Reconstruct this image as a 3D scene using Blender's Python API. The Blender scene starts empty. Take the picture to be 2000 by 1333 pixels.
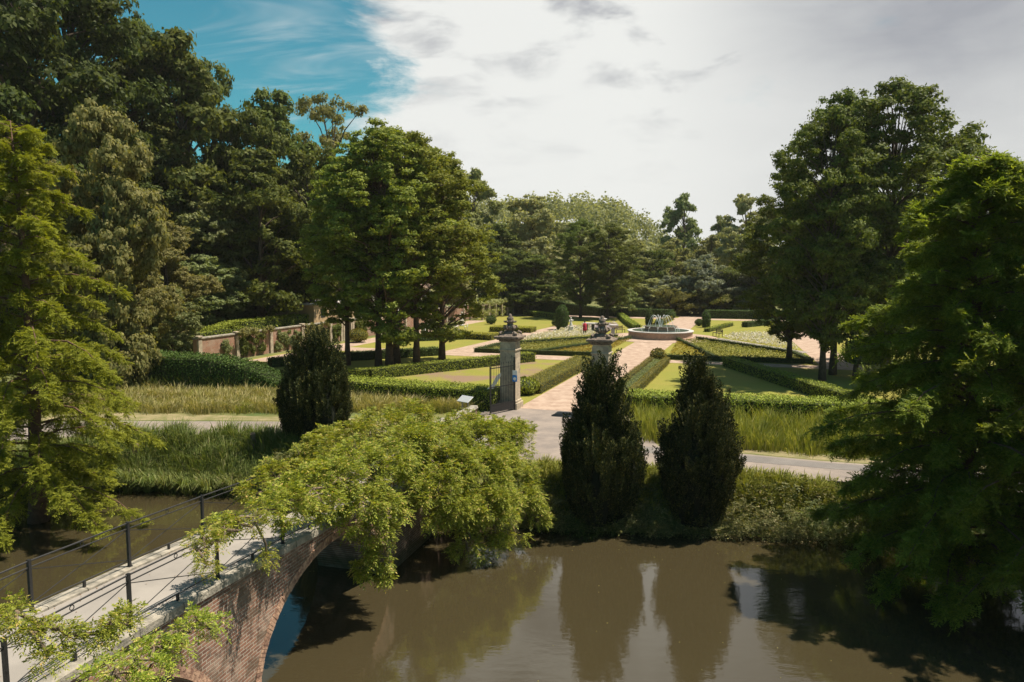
import bpy, math, random
import numpy as np
from mathutils import Vector

S = bpy.context.scene
C = S.collection
R = math.radians

# ------------------------------------------------------------------ camera, sky, sun, exposure
F = 1444.0
PITCH = math.atan((666.5 - 522) / F)
CAMZ = 8.8
cam = bpy.data.cameras.new("camera")
cam.lens = 36 * F / 2000
cam.sensor_width = 36
cam.clip_start = 0.1
cam.clip_end = 3000
camo = bpy.data.objects.new("camera", cam)
C.objects.link(camo)
camo.location = (0, 0, CAMZ)
camo.rotation_euler = (math.pi / 2 - PITCH, 0, 0)
S.camera = camo

SUN_AZ, SUN_EL = 80, 65      # azimuth to the right of the view direction
sd = bpy.data.lights.new("sun", 'SUN')
sd.energy = 5.0
sd.angle = R(0.5)
sd.color = (1.0, 0.90, 0.73)
sun = bpy.data.objects.new("sun", sd)
C.objects.link(sun)
sdir = Vector((math.sin(R(SUN_AZ)) * math.cos(R(SUN_EL)), math.cos(R(SUN_AZ)) * math.cos(R(SUN_EL)), math.sin(R(SUN_EL))))
sun.rotation_euler = sdir.to_track_quat('Z', 'Y').to_euler()
sun.location = (30, 20, 60)

S.view_settings.view_transform = 'Standard'
S.view_settings.look = 'None'
S.view_settings.exposure = 0.75
S.view_settings.gamma = 1.0

W = bpy.data.worlds.new("World")
S.world = W
W.use_nodes = True
nt = W.node_tree
nt.nodes.clear()


def nn(nt, t, **k):
    n = nt.nodes.new(t)
    for a, b in k.items():
        setattr(n, a, b)
    return n


def lk(nt, a, b):
    nt.links.new(a, b)


def mth(nt, op, a, b=None, c=None, clamp=False):
    n = nt.nodes.new('ShaderNodeMath')
    n.operation = op
    n.use_clamp = clamp
    for i, v in enumerate((a, b, c)):
        if v is None:
            continue
        if isinstance(v, (int, float)):
            n.inputs[i].default_value = v
        else:
            nt.links.new(v, n.inputs[i])
    return n.outputs[0]


def sstep(nt, v, lo, hi):
    n = nt.nodes.new('ShaderNodeMapRange')
    n.interpolation_type = 'SMOOTHSTEP'
    n.inputs['From Min'].default_value = lo
    n.inputs['From Max'].default_value = hi
    nt.links.new(v, n.inputs['Value'])
    return n.outputs['Result']


def mixc(nt, f, a, b, mode='MIX'):
    n = nt.nodes.new('ShaderNodeMix')
    n.data_type = 'RGBA'
    n.blend_type = mode
    for i, v in ((0, f), (6, a), (7, b)):
        if isinstance(v, (int, float)):
            n.inputs[i].default_value = v
        elif isinstance(v, tuple):
            n.inputs[i].default_value = v if len(v) == 4 else v + (1,)
        else:
            nt.links.new(v, n.inputs[i])
    return n.outputs[2]


sky = nn(nt, 'ShaderNodeTexSky', sky_type='NISHITA', sun_disc=False)
sky.sun_elevation = R(SUN_EL)
sky.sun_rotation = R(SUN_AZ)
sky.air_density = 1.0
sky.dust_density = 0.5
tc = nn(nt, 'ShaderNodeTexCoord')
sep = nn(nt, 'ShaderNodeSeparateXYZ')
lk(nt, tc.outputs['Generated'], sep.inputs[0])
# cloud sheet: direction projected on a flat layer
zz = mth(nt, 'MAXIMUM', sep.outputs[2], 0.02)
zz = mth(nt, 'ADD', zz, 0.12)
cx = mth(nt, 'DIVIDE', sep.outputs[0], zz)
cy = mth(nt, 'DIVIDE', sep.outputs[1], zz)
cmb = nn(nt, 'ShaderNodeCombineXYZ')
lk(nt, cx, cmb.inputs[0])
lk(nt, cy, cmb.inputs[1])


def wnoise(scale, detail, rough, off, dist=0.0, sx=1.0, sy=1.0):
    m = nn(nt, 'ShaderNodeMapping')
    m.inputs['Location'].default_value = off
    m.inputs['Scale'].default_value = (sx, sy, 1)
    lk(nt, cmb.outputs[0], m.inputs[0])
    t = nn(nt, 'ShaderNodeTexNoise')
    t.inputs['Scale'].default_value = scale
    t.inputs['Detail'].default_value = detail
    t.inputs['Roughness'].default_value = rough
    t.inputs['Distortion'].default_value = dist
    lk(nt, m.outputs[0], t.inputs['Vector'])
    return t.outputs['Fac']


# azimuth-like coordinate: x / y (only in front), used to say where the big cloud bank lies
az = mth(nt, 'ARCTAN2', sep.outputs[0], sep.outputs[1])
el = sep.outputs[2]
n1 = wnoise(1.0, 9, 0.68, (3.1, 0.7, 0), 0.5)
n2 = wnoise(1.3, 5, 0.65, (7.3, 2.2, 0), 1.0, 0.6, 1.6)
n0 = wnoise(1.6, 8, 0.68, (9.1, 4.4, 0), 0.8)
azw = mth(nt, 'MULTIPLY_ADD', mth(nt, 'SUBTRACT', n0, 0.5), 0.22, az)
bias = mth(nt, 'MULTIPLY_ADD', azw, 4.8, 1.13)            # cloud bank lies right of az = -0.2
bias = mth(nt, 'MINIMUM', bias, 0.50)
bias = mth(nt, 'MAXIMUM', bias, -0.14)
# behind and to the far right of the view the bank breaks up again
brk = sstep(nt, az, 0.75, 1.5)
bias = mth(nt, 'MULTIPLY_ADD', brk, -0.34, bias)
low = sstep(nt, el, 0.24, 0.06)
bias = mth(nt, 'MULTIPLY_ADD', low, 0.10, bias)
cov = mth(nt, 'ADD', n1, bias)
cov = sstep(nt, cov, 0.54, 0.92)
wisp = sstep(nt, n2, 0.50, 0.78)
wisp = mth(nt, 'MULTIPLY', wisp, 0.5)
cov = mth(nt, 'MAXIMUM', cov, wisp)
# cloud shade
n3 = wnoise(0.8, 7, 0.6, (1.2, 5.0, 0), 0.6, 0.8, 1.4)
aec = nn(nt, 'ShaderNodeCombineXYZ')
lk(nt, az, aec.inputs[0])
lk(nt, mth(nt, 'MULTIPLY', el, 2.6), aec.inputs[1])
t4 = nn(nt, 'ShaderNodeTexNoise')
t4.inputs['Scale'].default_value = 7.0
t4.inputs['Detail'].default_value = 6
t4.inputs['Roughness'].default_value = 0.55
t4.inputs['Distortion'].default_value = 0.4
lk(nt, aec.outputs[0], t4.inputs['Vector'])
n4 = t4.outputs['Fac']
right = sstep(nt, az, 0.14, 0.52)
high = sstep(nt, el, 0.12, 0.36)
dark = mth(nt, 'MULTIPLY', right, mth(nt, 'MULTIPLY_ADD', high, 0.6, 0.4))
sh = mth(nt, 'MULTIPLY_ADD', n3, 0.35, mth(nt, 'MULTIPLY', n4, 0.65))
sh = sstep(nt, sh, 0.475, 0.63)
sh = mth(nt, 'MULTIPLY', sh, mth(nt, 'MULTIPLY_ADD', high, 0.85, 0.15))
sh = mth(nt, 'MAXIMUM', mth(nt, 'MULTIPLY', sh, 0.8), mth(nt, 'MULTIPLY', dark, mth(nt, 'MULTIPLY_ADD', n4, 0.8, 0.45)))
ccol = mixc(nt, sh, (0.51, 0.515, 0.50), (0.125, 0.135, 0.170))
skc = mixc(nt, 1.0, sky.outputs[0], (0.022, 0.062, 0.054), 'MULTIPLY')
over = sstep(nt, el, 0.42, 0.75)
ccol = mixc(nt, mth(nt, 'MULTIPLY', over, 0.65), ccol, (0.16, 0.165, 0.18))  # unseen clouds overhead darkened to lower the ambient light
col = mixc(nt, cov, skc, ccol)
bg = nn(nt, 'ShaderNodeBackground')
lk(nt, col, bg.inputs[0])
bg.inputs[1].default_value = 1.0
out = nn(nt, 'ShaderNodeOutputWorld')
lk(nt, bg.outputs[0], out.inputs[0])


# ------------------------------------------------------------------ geometry of the place
def at(px, py, z=0.0):
    x = (px - 1000) / F
    y = (666.5 - py) / F
    d = (x, math.cos(PITCH) + y * math.sin(PITCH), -math.sin(PITCH) + y * math.cos(PITCH))
    t = (z - CAMZ) / d[2]
    return d[0] * t, d[1] * t


def atD(px, py, D):
    x = (px - 1000) / F
    y = (666.5 - py) / F
    d = (x, math.cos(PITCH) + y * math.sin(PITCH), -math.sin(PITCH) + y * math.cos(PITCH))
    t = D / d[1]
    return np.array((d[0] * t, D, CAMZ + d[2] * t))


GA = R(19)
GU = (math.sin(GA), math.cos(GA))
GV = (math.cos(GA), -math.sin(GA))
G0 = (2.583, 44.88)


def gw(s, w):
    return (G0[0] + s * GU[0] + w * GV[0], G0[1] + s * GU[1] + w * GV[1])


def garden(x, y):
    X = x - G0[0]
    Y = y - G0[1]
    return X * GU[0] + Y * GU[1], X * GV[0] + Y * GV[1]


WZ = -1.8          # water level
BX = [-200, -60, -24, -16, -9, -2, 5, 12, 20, 40, 200]
BY = [40, 36, 33.6, 33.8, 32.0, 29.2, 28.4, 27.9, 27.0, 26, 24]


def sm(v, a, b):
    t = np.clip((v - a) / (b - a), 0, 1)
    return t * t * (3 - 2 * t)


def terr(x, y):
    x = np.asarray(x, float)
    y = np.asarray(y, float)
    yb = np.interp(x, BX, BY)
    b = y - yb
    bw = np.interp(x, [-14, -4, 3], [3.6, 2.8, 2.6])
    z = -3.2 + 3.2 * sm(b, -1.6, bw)
    # near shore, below the house the picture was taken from
    nb = 3.0 - y
    z = np.maximum(z, -3.2 + 3.4 * sm(nb, -1.5, 1.6))
    X = x - G0[0]
    Y = y - G0[1]
    s = X * GU[0] + Y * GU[1]
    w = X * GV[0] + Y * GV[1]
    lf = np.clip(-w - 37.0, 0, 400)
    step = 2.0 * sm(lf, 0.0, 0.6) * sm(s, 8, 14)
    hill = step + 26 * sm(lf, 8, 95) + 4 * np.sin(s * 0.03 + 1) * sm(lf, 20, 90)
    far = 25 * sm(s, 140, 260) * (1 - sm(x, 34, 78))
    far2 = 8 * sm(s, 170, 420)
    rt = 6 * sm(w, 80, 200)
    return z + (np.maximum(hill, far + far2) + rt) * sm(b, 4, 14)


def tz(x, y):
    return float(terr(x, y))


# ------------------------------------------------------------------ materials
def pmat(name, col, rough=0.85, var=0.25, scale=4.0, bump=0.0, bscale=None, col2=None, metal=0.0, spec=0.3, detail=6):
    m = bpy.data.materials.new(name)
    m.use_nodes = True
    t = m.node_tree
    b = t.nodes['Principled BSDF']
    b.inputs['Roughness'].default_value = rough
    b.inputs['Metallic'].default_value = metal
    b.inputs['Specular IOR Level'].default_value = spec
    tcn = nn(t, 'ShaderNodeTexCoord')
    no = nn(t, 'ShaderNodeTexNoise')
    no.inputs['Scale'].default_value = scale
    no.inputs['Detail'].default_value = detail
    no.inputs['Roughness'].default_value = 0.65
    lk(t, tcn.outputs['Object'], no.inputs['Vector'])
    f = sstep(t, no.outputs['Fac'], 0.3, 0.7)
    c1 = tuple(c * (1 + var) for c in col)
    c2 = col2 if col2 else tuple(c * (1 - var) for c in col)
    lk(t, mixc(t, f, c1, c2), b.inputs['Base Color'])
    if bump:
        n2_ = nn(t, 'ShaderNodeTexNoise')
        n2_.inputs['Scale'].default_value = bscale or scale * 5
        n2_.inputs['Detail'].default_value = 5
        lk(t, tcn.outputs['Object'], n2_.inputs['Vector'])
        bp = nn(t, 'ShaderNodeBump')
        bp.inputs['Strength'].default_value = bump
        bp.inputs['Distance'].default_value = 0.03
        lk(t, n2_.outputs['Fac'], bp.inputs['Height'])
        lk(t, bp.outputs[0], b.inputs['Normal'])
    return m


def leafmat(name, c1, c2, c3=None, trans=0.43, rough=0.6, spec=0.14, objvar=0.12):
    """leaf colour differs from leaf to leaf and from plant to plant"""
    m = bpy.data.materials.new(name)
    m.use_nodes = True
    t = m.node_tree
    b = t.nodes['Principled BSDF']
    o = t.nodes['Material Output']
    g = nn(t, 'ShaderNodeNewGeometry')
    cr = nn(t, 'ShaderNodeValToRGB')
    cr.color_ramp.elements[0].color = c1 + (1,)
    cr.color_ramp.elements[1].color = c2 + (1,)
    cr.color_ramp.elements[1].position = 0.85 if c3 else 1.0
    if c3:
        e = cr.color_ramp.elements.new(1.0)
        e.color = c3 + (1,)
    lk(t, g.outputs['Random Per Island'], cr.inputs[0])
    oi = nn(t, 'ShaderNodeObjectInfo')
    hs = nn(t, 'ShaderNodeHueSaturation')
    hs.inputs['Saturation'].default_value = 0.95
    lk(t, cr.outputs[0], hs.inputs['Color'])
    lk(t, mth(t, 'MULTIPLY_ADD', oi.outputs['Random'], objvar * 2, 1 - objvar), hs.inputs['Value'])
    lk(t, mth(t, 'MULTIPLY_ADD', oi.outputs['Random'], 0.03, 0.485), hs.inputs['Hue'])
    lk(t, hs.outputs[0], b.inputs['Base Color'])
    b.inputs['Roughness'].default_value = rough
    b.inputs['Specular IOR Level'].default_value = spec
    tr = nn(t, 'ShaderNodeBsdfTranslucent')
    yc = mixc(t, 1.0, hs.outputs[0], (1.25, 1.2, 0.5), 'MULTIPLY')
    lk(t, yc, tr.inputs[0])
    mx = nn(t, 'ShaderNodeMixShader')
    mx.inputs[0].default_value = trans
    lk(t, b.outputs[0], mx.inputs[1])
    lk(t, tr.outputs[0], mx.inputs[2])
    lk(t, mx.outputs[0], o.inputs[0])
    return m


def groundmat():
    m = pmat('meadow_soil', (0.13, 0.12, 0.045), 0.95, 0.3, 0.35, 0.4, 12, col2=(0.07, 0.10, 0.025))
    return m


def lawnmat(name='lawn', bare=False):
    m = bpy.data.materials.new(name)
    m.use_nodes = True
    t = m.node_tree
    b = t.nodes['Principled BSDF']
    b.inputs['Roughness'].default_value = 0.95
    b.inputs['Specular IOR Level'].default_value = 0.15
    tcn = nn(t, 'ShaderNodeTexCoord')

    def noi(s, d=5, r=0.6):
        n = nn(t, 'ShaderNodeTexNoise')
        n.inputs['Scale'].default_value = s
        n.inputs['Detail'].default_value = d
        n.inputs['Roughness'].default_value = r
        lk(t, tcn.outputs['Object'], n.inputs['Vector'])
        return n.outputs['Fac']
    c = mixc(t, sstep(t, noi(0.25), 0.35, 0.65), (0.215, 0.215, 0.042), (0.265, 0.225, 0.055))
    c = mixc(t, sstep(t, noi(9, 4, 0.8), 0.35, 0.75), c, (0.145, 0.155, 0.030))
    if bare:
        c = mixc(t, sstep(t, noi(0.16, 6, 0.7), 0.45, 0.60), c, (0.21, 0.145, 0.10))
    lk(t, c, b.inputs['Base Color'])
    return m


def watermat():
    m = bpy.data.materials.new('river_water')
    m.use_nodes = True
    t = m.node_tree
    b = t.nodes['Principled BSDF']
    tcn = nn(t, 'ShaderNodeTexCoord')
    no = nn(t, 'ShaderNodeTexNoise')
    no.inputs['Scale'].default_value = 0.25
    no.inputs['Detail'].default_value = 3
    lk(t, tcn.outputs['Object'], no.inputs['Vector'])
    lk(t, mixc(t, no.outputs['Fac'], (0.046, 0.037, 0.019), (0.040, 0.032, 0.017)), b.inputs['Base Color'])
    b.inputs['Roughness'].default_value = 0.035
    b.inputs['IOR'].default_value = 1.75
    mp = nn(t, 'ShaderNodeMapping')
    mp.inputs['Scale'].default_value = (1.0, 2.2, 1)
    lk(t, tcn.outputs['Object'], mp.inputs[0])
    n2_ = nn(t, 'ShaderNodeTexNoise')
    n2_.inputs['Scale'].default_value = 1.5
    n2_.inputs['Detail'].default_value = 4
    n2_.inputs['Roughness'].default_value = 0.55
    lk(t, mp.outputs[0], n2_.inputs['Vector'])
    bp = nn(t, 'ShaderNodeBump')
    bp.inputs['Strength'].default_value = 0.10
    bp.inputs['Distance'].default_value = 0.05
    lk(t, n2_.outputs['Fac'], bp.inputs['Height'])
    lk(t, bp.outputs[0], b.inputs['Normal'])
    return m


def brickmat(name, axes, c1, c2, mortar, bw=0.26, bh=0.088, dirt=True):
    m = bpy.data.materials.new(name)
    m.use_nodes = True
    t = m.node_tree
    b = t.nodes['Principled BSDF']
    b.inputs['Roughness'].default_value = 0.9
    b.inputs['Specular IOR Level'].default_value = 0.2
    tcn = nn(t, 'ShaderNodeTexCoord')
    sp = nn(t, 'ShaderNodeSeparateXYZ')
    lk(t, tcn.outputs['Object'], sp.inputs[0])
    cb = nn(t, 'ShaderNodeCombineXYZ')
    lk(t, mth(t, 'ADD', sp.outputs[0], sp.outputs[1]) if axes == 'sum' else sp.outputs[axes], cb.inputs[0])
    lk(t, sp.outputs[2], cb.inputs[1])
    wn = nn(t, 'ShaderNodeTexNoise')
    wn.inputs['Scale'].default_value = 3.0
    lk(t, tcn.outputs['Object'], wn.inputs['Vector'])
    wob = nn(t, 'ShaderNodeVectorMath', operation='MULTIPLY_ADD')
    lk(t, wn.outputs['Color'], wob.inputs[0])
    wob.inputs[1].default_value = (0.03, 0.03, 0)
    lk(t, cb.outputs[0], wob.inputs[2])
    br = nn(t, 'ShaderNodeTexBrick')
    br.inputs['Color1'].default_value = c1 + (1,)
    br.inputs['Color2'].default_value = c2 + (1,)
    br.inputs['Mortar'].default_value = mortar + (1,)
    br.inputs['Scale'].default_value = 1.0
    br.inputs['Brick Width'].default_value = bw
    br.inputs['Row Height'].default_value = bh
    br.inputs['Mortar Size'].default_value = 0.014
    br.inputs['Mortar Smooth'].default_value = 0.4
    br.inputs['Bias'].default_value = -0.1
    lk(t, wob.outputs[0], br.inputs['Vector'])
    n1_ = nn(t, 'ShaderNodeTexNoise')
    n1_.inputs['Scale'].default_value = 1.1
    n1_.inputs['Detail'].default_value = 7
    n1_.inputs['Roughness'].default_value = 0.7
    lk(t, tcn.outputs['Object'], n1_.inputs['Vector'])
    c = mixc(t, mth(t, 'MULTIPLY', sstep(t, n1_.outputs['Fac'], 0.45, 0.66), 0.6), br.outputs['Color'], (0.40, 0.31, 0.25))
    if dirt:
        n3_ = nn(t, 'ShaderNodeTexNoise')
        n3_.inputs['Scale'].default_value = 5.5
        n3_.inputs['Detail'].default_value = 8
        lk(t, tcn.outputs['Object'], n3_.inputs['Vector'])
        c = mixc(t, mth(t, 'MULTIPLY', sstep(t, n3_.outputs['Fac'], 0.5, 0.7), 0.55), c, (0.07, 0.05, 0.04))
        n4_ = nn(t, 'ShaderNodeTexNoise')
        n4_.inputs['Scale'].default_value = 0.9
        n4_.inputs['Detail'].default_value = 6
        n4_.inputs['Distortion'].default_value = 1.5
        lk(t, tcn.outputs['Object'], n4_.inputs['Vector'])
        c = mixc(t, mth(t, 'MULTIPLY', sstep(t, n4_.outputs['Fac'], 0.48, 0.62), 0.6), c, (0.085, 0.065, 0.045))
    if dirt:      # damp algae band above the waterline
        zl = mth(t, 'MULTIPLY_ADD', n1_.outputs['Fac'], 0.9, -1.75)
        wet = sstep(t, mth(t, 'SUBTRACT', zl, sp.outputs[2]), -0.15, 0.2)
        c = mixc(t, mth(t, 'MULTIPLY', wet, 0.75), c, (0.045, 0.048, 0.022))
    lk(t, c, b.inputs['Base Color'])
    bp = nn(t, 'ShaderNodeBump')
    bp.inputs['Strength'].default_value = 0.9
    bp.inputs['Distance'].default_value = 0.02
    bp.invert = True
    lk(t, mth(t, 'ADD', br.outputs['Fac'], mth(t, 'MULTIPLY', n1_.outputs['Fac'], 0.4)), bp.inputs['Height'])
    lk(t, bp.outputs[0], b.inputs['Normal'])
    return m


M = {}
M['ground'] = groundmat()
M['lawn'] = lawnmat()
M['lawn_bare'] = lawnmat('lawn_bare', True)
M['water'] = watermat()
M['gravel'] = pmat('pink_gravel', (0.37, 0.28, 0.225), 0.95, 0.16, 1.3, 0.5, 30, col2=(0.28, 0.195, 0.15), detail=9)
M['grey_gravel'] = pmat('grey_gravel', (0.26, 0.23, 0.21), 0.95, 0.12, 3, 0.4, 30)
M['asphalt'] = pmat('worn_tarmac', (0.235, 0.195, 0.172), 0.95, 0.14, 0.6, 0.3, 40, col2=(0.175, 0.150, 0.140), detail=9)
M['dust'] = pmat('dusty_verge', (0.23, 0.185, 0.11), 0.95, 0.2, 1.0, 0.4, 20, col2=(0.15, 0.145, 0.055), detail=8)
M['deck'] = pmat('pale_deck_screed', (0.275, 0.25, 0.23), 0.9, 0.10, 0.5, 0.2, 60, col2=(0.225, 0.205, 0.19), detail=11)
M['coping'] = pmat('weathered_coping_stone', (0.33, 0.295, 0.25), 0.95, 0.15, 3.0, 0.8, 18, col2=(0.15, 0.14, 0.12), detail=9)
M['brick'] = brickmat('bridge_brick', 1, (0.29, 0.150, 0.105), (0.15, 0.070, 0.052), (0.40, 0.345, 0.29))
M['wallbrick'] = brickmat('garden_wall_brick', 'sum', (0.34, 0.15, 0.09), (0.24, 0.10, 0.065), (0.36, 0.30, 0.24), dirt=False)
M['vbrick'] = pmat('arch_ring_brick', (0.42, 0.27, 0.19), 0.9, 0.25, 7, 0.5, 40, col2=(0.16, 0.085, 0.065))
M['stone'] = pmat('weathered_sandstone', (0.42, 0.35, 0.26), 0.9, 0.15, 3, 0.5, 30, col2=(0.26, 0.215, 0.17), detail=9)
M['darkstone'] = pmat('lichen_dark_stone', (0.20, 0.155, 0.125), 0.9, 0.35, 8, 0.7, 30, col2=(0.07, 0.055, 0.05))
M['whitestone'] = pmat('white_stone', (0.66, 0.64, 0.60), 0.8, 0.1, 5, 0.2)
M['pinkstone'] = pmat('pink_sandstone_basin', (0.42, 0.28, 0.21), 0.85, 0.12, 3, 0.3, col2=(0.33, 0.23, 0.18))
M['palestone'] = pmat('pale_rim_stone', (0.46, 0.43, 0.42), 0.8, 0.1, 6, 0.2)
M['iron'] = pmat('black_iron_paint', (0.017, 0.017, 0.019), 0.45, 0.25, 20, 0.1, spec=0.5)
M['metal'] = pmat('brushed_steel_plate', (0.52, 0.53, 0.55), 0.45, 0.05, 10, metal=0.3)
M['steelpost'] = pmat('weathered_steel_post', (0.33, 0.29, 0.26), 0.6, 0.1, 10, metal=0.2)
M['wood'] = pmat('weathered_timber', (0.16, 0.12, 0.085), 0.9, 0.35, 9, 0.6, 40)
M['bark'] = pmat('tree_bark', (0.085, 0.062, 0.045), 0.95, 0.35, 6, 0.8, 25)
M['redbark'] = pmat('reddish_bark', (0.12, 0.070, 0.048), 0.95, 0.3, 6, 0.8, 25)
M['plaster'] = pmat('tan_plaster', (0.45, 0.31, 0.18), 0.9, 0.08, 1.5, 0.1)
M['paleplaster'] = pmat('pale_rendered_wall', (0.58, 0.52, 0.45), 0.9, 0.08, 1.5, 0.1)
M['roofslate'] = pmat('brown_roof_tiles', (0.16, 0.11, 0.085), 0.9, 0.2, 5, 0.3)
M['white'] = pmat('white_paint', (0.72, 0.72, 0.72), 0.6, 0.05, 5)
M['darkglass'] = pmat('dark_window_glass', (0.03, 0.035, 0.04), 0.15, 0.1, 3, spec=0.6)
M['blue'] = pmat('blue_sign_enamel', (0.03, 0.22, 0.62), 0.4, 0.05, 5)
M['red'] = pmat('red_coat_cloth', (0.42, 0.035, 0.06), 0.9, 0.15, 20)
M['darkcloth'] = pmat('dark_trouser_cloth', (0.03, 0.03, 0.045), 0.9, 0.2, 20)
M['skin'] = pmat('skin', (0.55, 0.34, 0.25), 0.6, 0.08, 20)
M['hair'] = pmat('hair', (0.05, 0.03, 0.02), 0.7, 0.2, 30)
M['darkwood'] = pmat('dark_bench_wood', (0.07, 0.045, 0.035), 0.8, 0.3, 15)
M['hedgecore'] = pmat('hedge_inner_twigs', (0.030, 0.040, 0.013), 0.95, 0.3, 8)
M['soil'] = pmat('bed_soil', (0.10, 0.075, 0.045), 0.95, 0.3, 3, 0.4)
M['manhole'] = pmat('cast_iron_cover', (0.07, 0.065, 0.06), 0.8, 0.2, 30, 0.3)
jm = pmat('falling_water', (0.85, 0.88, 0.9), 0.2, 0.02, 5, spec=0.6)
jm.node_tree.nodes['Principled BSDF'].inputs['Alpha'].default_value = 0.55
M['jet'] = jm
M['pool'] = pmat('basin_water', (0.10, 0.14, 0.13), 0.05, 0.1, 3, 0.15, 6, spec=0.6)

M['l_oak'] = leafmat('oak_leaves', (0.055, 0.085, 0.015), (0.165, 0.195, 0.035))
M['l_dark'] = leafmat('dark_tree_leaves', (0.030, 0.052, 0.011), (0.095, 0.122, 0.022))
M['l_tan'] = leafmat('lime_tree_leaves', (0.13, 0.14, 0.040), (0.29, 0.26, 0.095))
M['l_silver'] = leafmat('silver_green_leaves', (0.11, 0.145, 0.048), (0.25, 0.27, 0.11))
M['l_bright'] = leafmat('cypress_fresh_needles', (0.11, 0.150, 0.017), (0.27, 0.295, 0.042), trans=0.4)
M['l_deep'] = leafmat('cypress_deep_needles', (0.060, 0.090, 0.014), (0.17, 0.205, 0.032), trans=0.4)
M['l_willow'] = leafmat('willow_leaves', (0.24, 0.26, 0.11), (0.42, 0.43, 0.21))
M['l_hill'] = leafmat('hazed_hill_foliage', (0.15, 0.165, 0.075), (0.30, 0.30, 0.14))  # distance haze is put into the leaf colour, paler and greyer
M['l_grey'] = leafmat('grey_willow_leaves', (0.14, 0.16, 0.11), (0.25, 0.27, 0.20))
M['l_olive'] = leafmat('olive_leaves', (0.15, 0.165, 0.050), (0.29, 0.285, 0.10))
M['l_bronze'] = leafmat('bronze_tipped_leaves', (0.085, 0.10, 0.018), (0.19, 0.165, 0.035))
M['l_tax'] = leafmat('yellow_green_needles', (0.15, 0.185, 0.012), (0.28, 0.30, 0.022), trans=0.45)
M['l_taxr'] = leafmat('soft_green_needles', (0.085, 0.125, 0.010), (0.24, 0.27, 0.026), trans=0.5)
M['l_yew'] = leafmat('yew_needles', (0.016, 0.026, 0.009), (0.055, 0.064, 0.018), (0.22, 0.19, 0.05), trans=0.12)
M['l_hedge'] = leafmat('hedge_leaves', (0.12, 0.17, 0.015), (0.32, 0.37, 0.035), trans=0.15)
M['l_hedged'] = leafmat('dark_hedge_leaves', (0.030, 0.058, 0.011), (0.085, 0.125, 0.020), trans=0.12)
M['l_box'] = leafmat('box_hedge_leaves', (0.12, 0.115, 0.016), (0.27, 0.225, 0.035), trans=0.25)
M['l_gold'] = leafmat('golden_hedge_leaves', (0.20, 0.19, 0.018), (0.34, 0.30, 0.035), trans=0.3)
M['l_wis'] = leafmat('wisteria_leaves', (0.095, 0.140, 0.011), (0.375, 0.42, 0.036), (0.56, 0.40, 0.13), trans=0.42, spec=0.3)
M['l_bank'] = leafmat('bank_bramble_leaves', (0.050, 0.070, 0.016), (0.19, 0.18, 0.055), (0.34, 0.26, 0.14), trans=0.3, spec=0.3)
M['g_green'] = leafmat('reed_blades', (0.075, 0.110, 0.022), (0.19, 0.23, 0.06), (0.34, 0.30, 0.15), trans=0.35)
M['g_dry'] = leafmat('dry_meadow_grass', (0.19, 0.19, 0.055), (0.40, 0.34, 0.14), (0.54, 0.42, 0.26), trans=0.35)
M['g_bank'] = leafmat('bank_grass', (0.13, 0.155, 0.022), (0.29, 0.28, 0.045), (0.36, 0.30, 0.12), trans=0.35)
M['g_brown'] = leafmat('dead_reed_base', (0.16, 0.09, 0.05), (0.30, 0.19, 0.11), trans=0.2)
M['f_white'] = leafmat('white_flowers', (0.50, 0.47, 0.40), (0.70, 0.68, 0.62), trans=0.3)
M['f_purple'] = leafmat('lilac_flowers', (0.34, 0.27, 0.42), (0.55, 0.48, 0.62), trans=0.3)
M['f_bed'] = leafmat('bed_planting', (0.13, 0.14, 0.03), (0.24, 0.22, 0.06), trans=0.3)
M['f_goldbed'] = leafmat('golden_bed_planting', (0.22, 0.17, 0.018), (0.33, 0.25, 0.03), trans=0.3)


# ------------------------------------------------------------------ mesh helpers
def tag(o, label=None, cat=None, group=None, kind=None):
    if label:
        o['label'] = label
    if cat:
        o['category'] = cat
    if group:
        o['group'] = group
    if kind:
        o['kind'] = kind
    return o


def thing(name, label, cat, loc=(0, 0, 0), rz=0.0, group=None):
    o = bpy.data.objects.new(name, None)
    o.empty_display_size = 0.3
    C.objects.link(o)
    o.location = loc
    o.rotation_euler = (0, 0, rz)
    return tag(o, label, cat, group)


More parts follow.
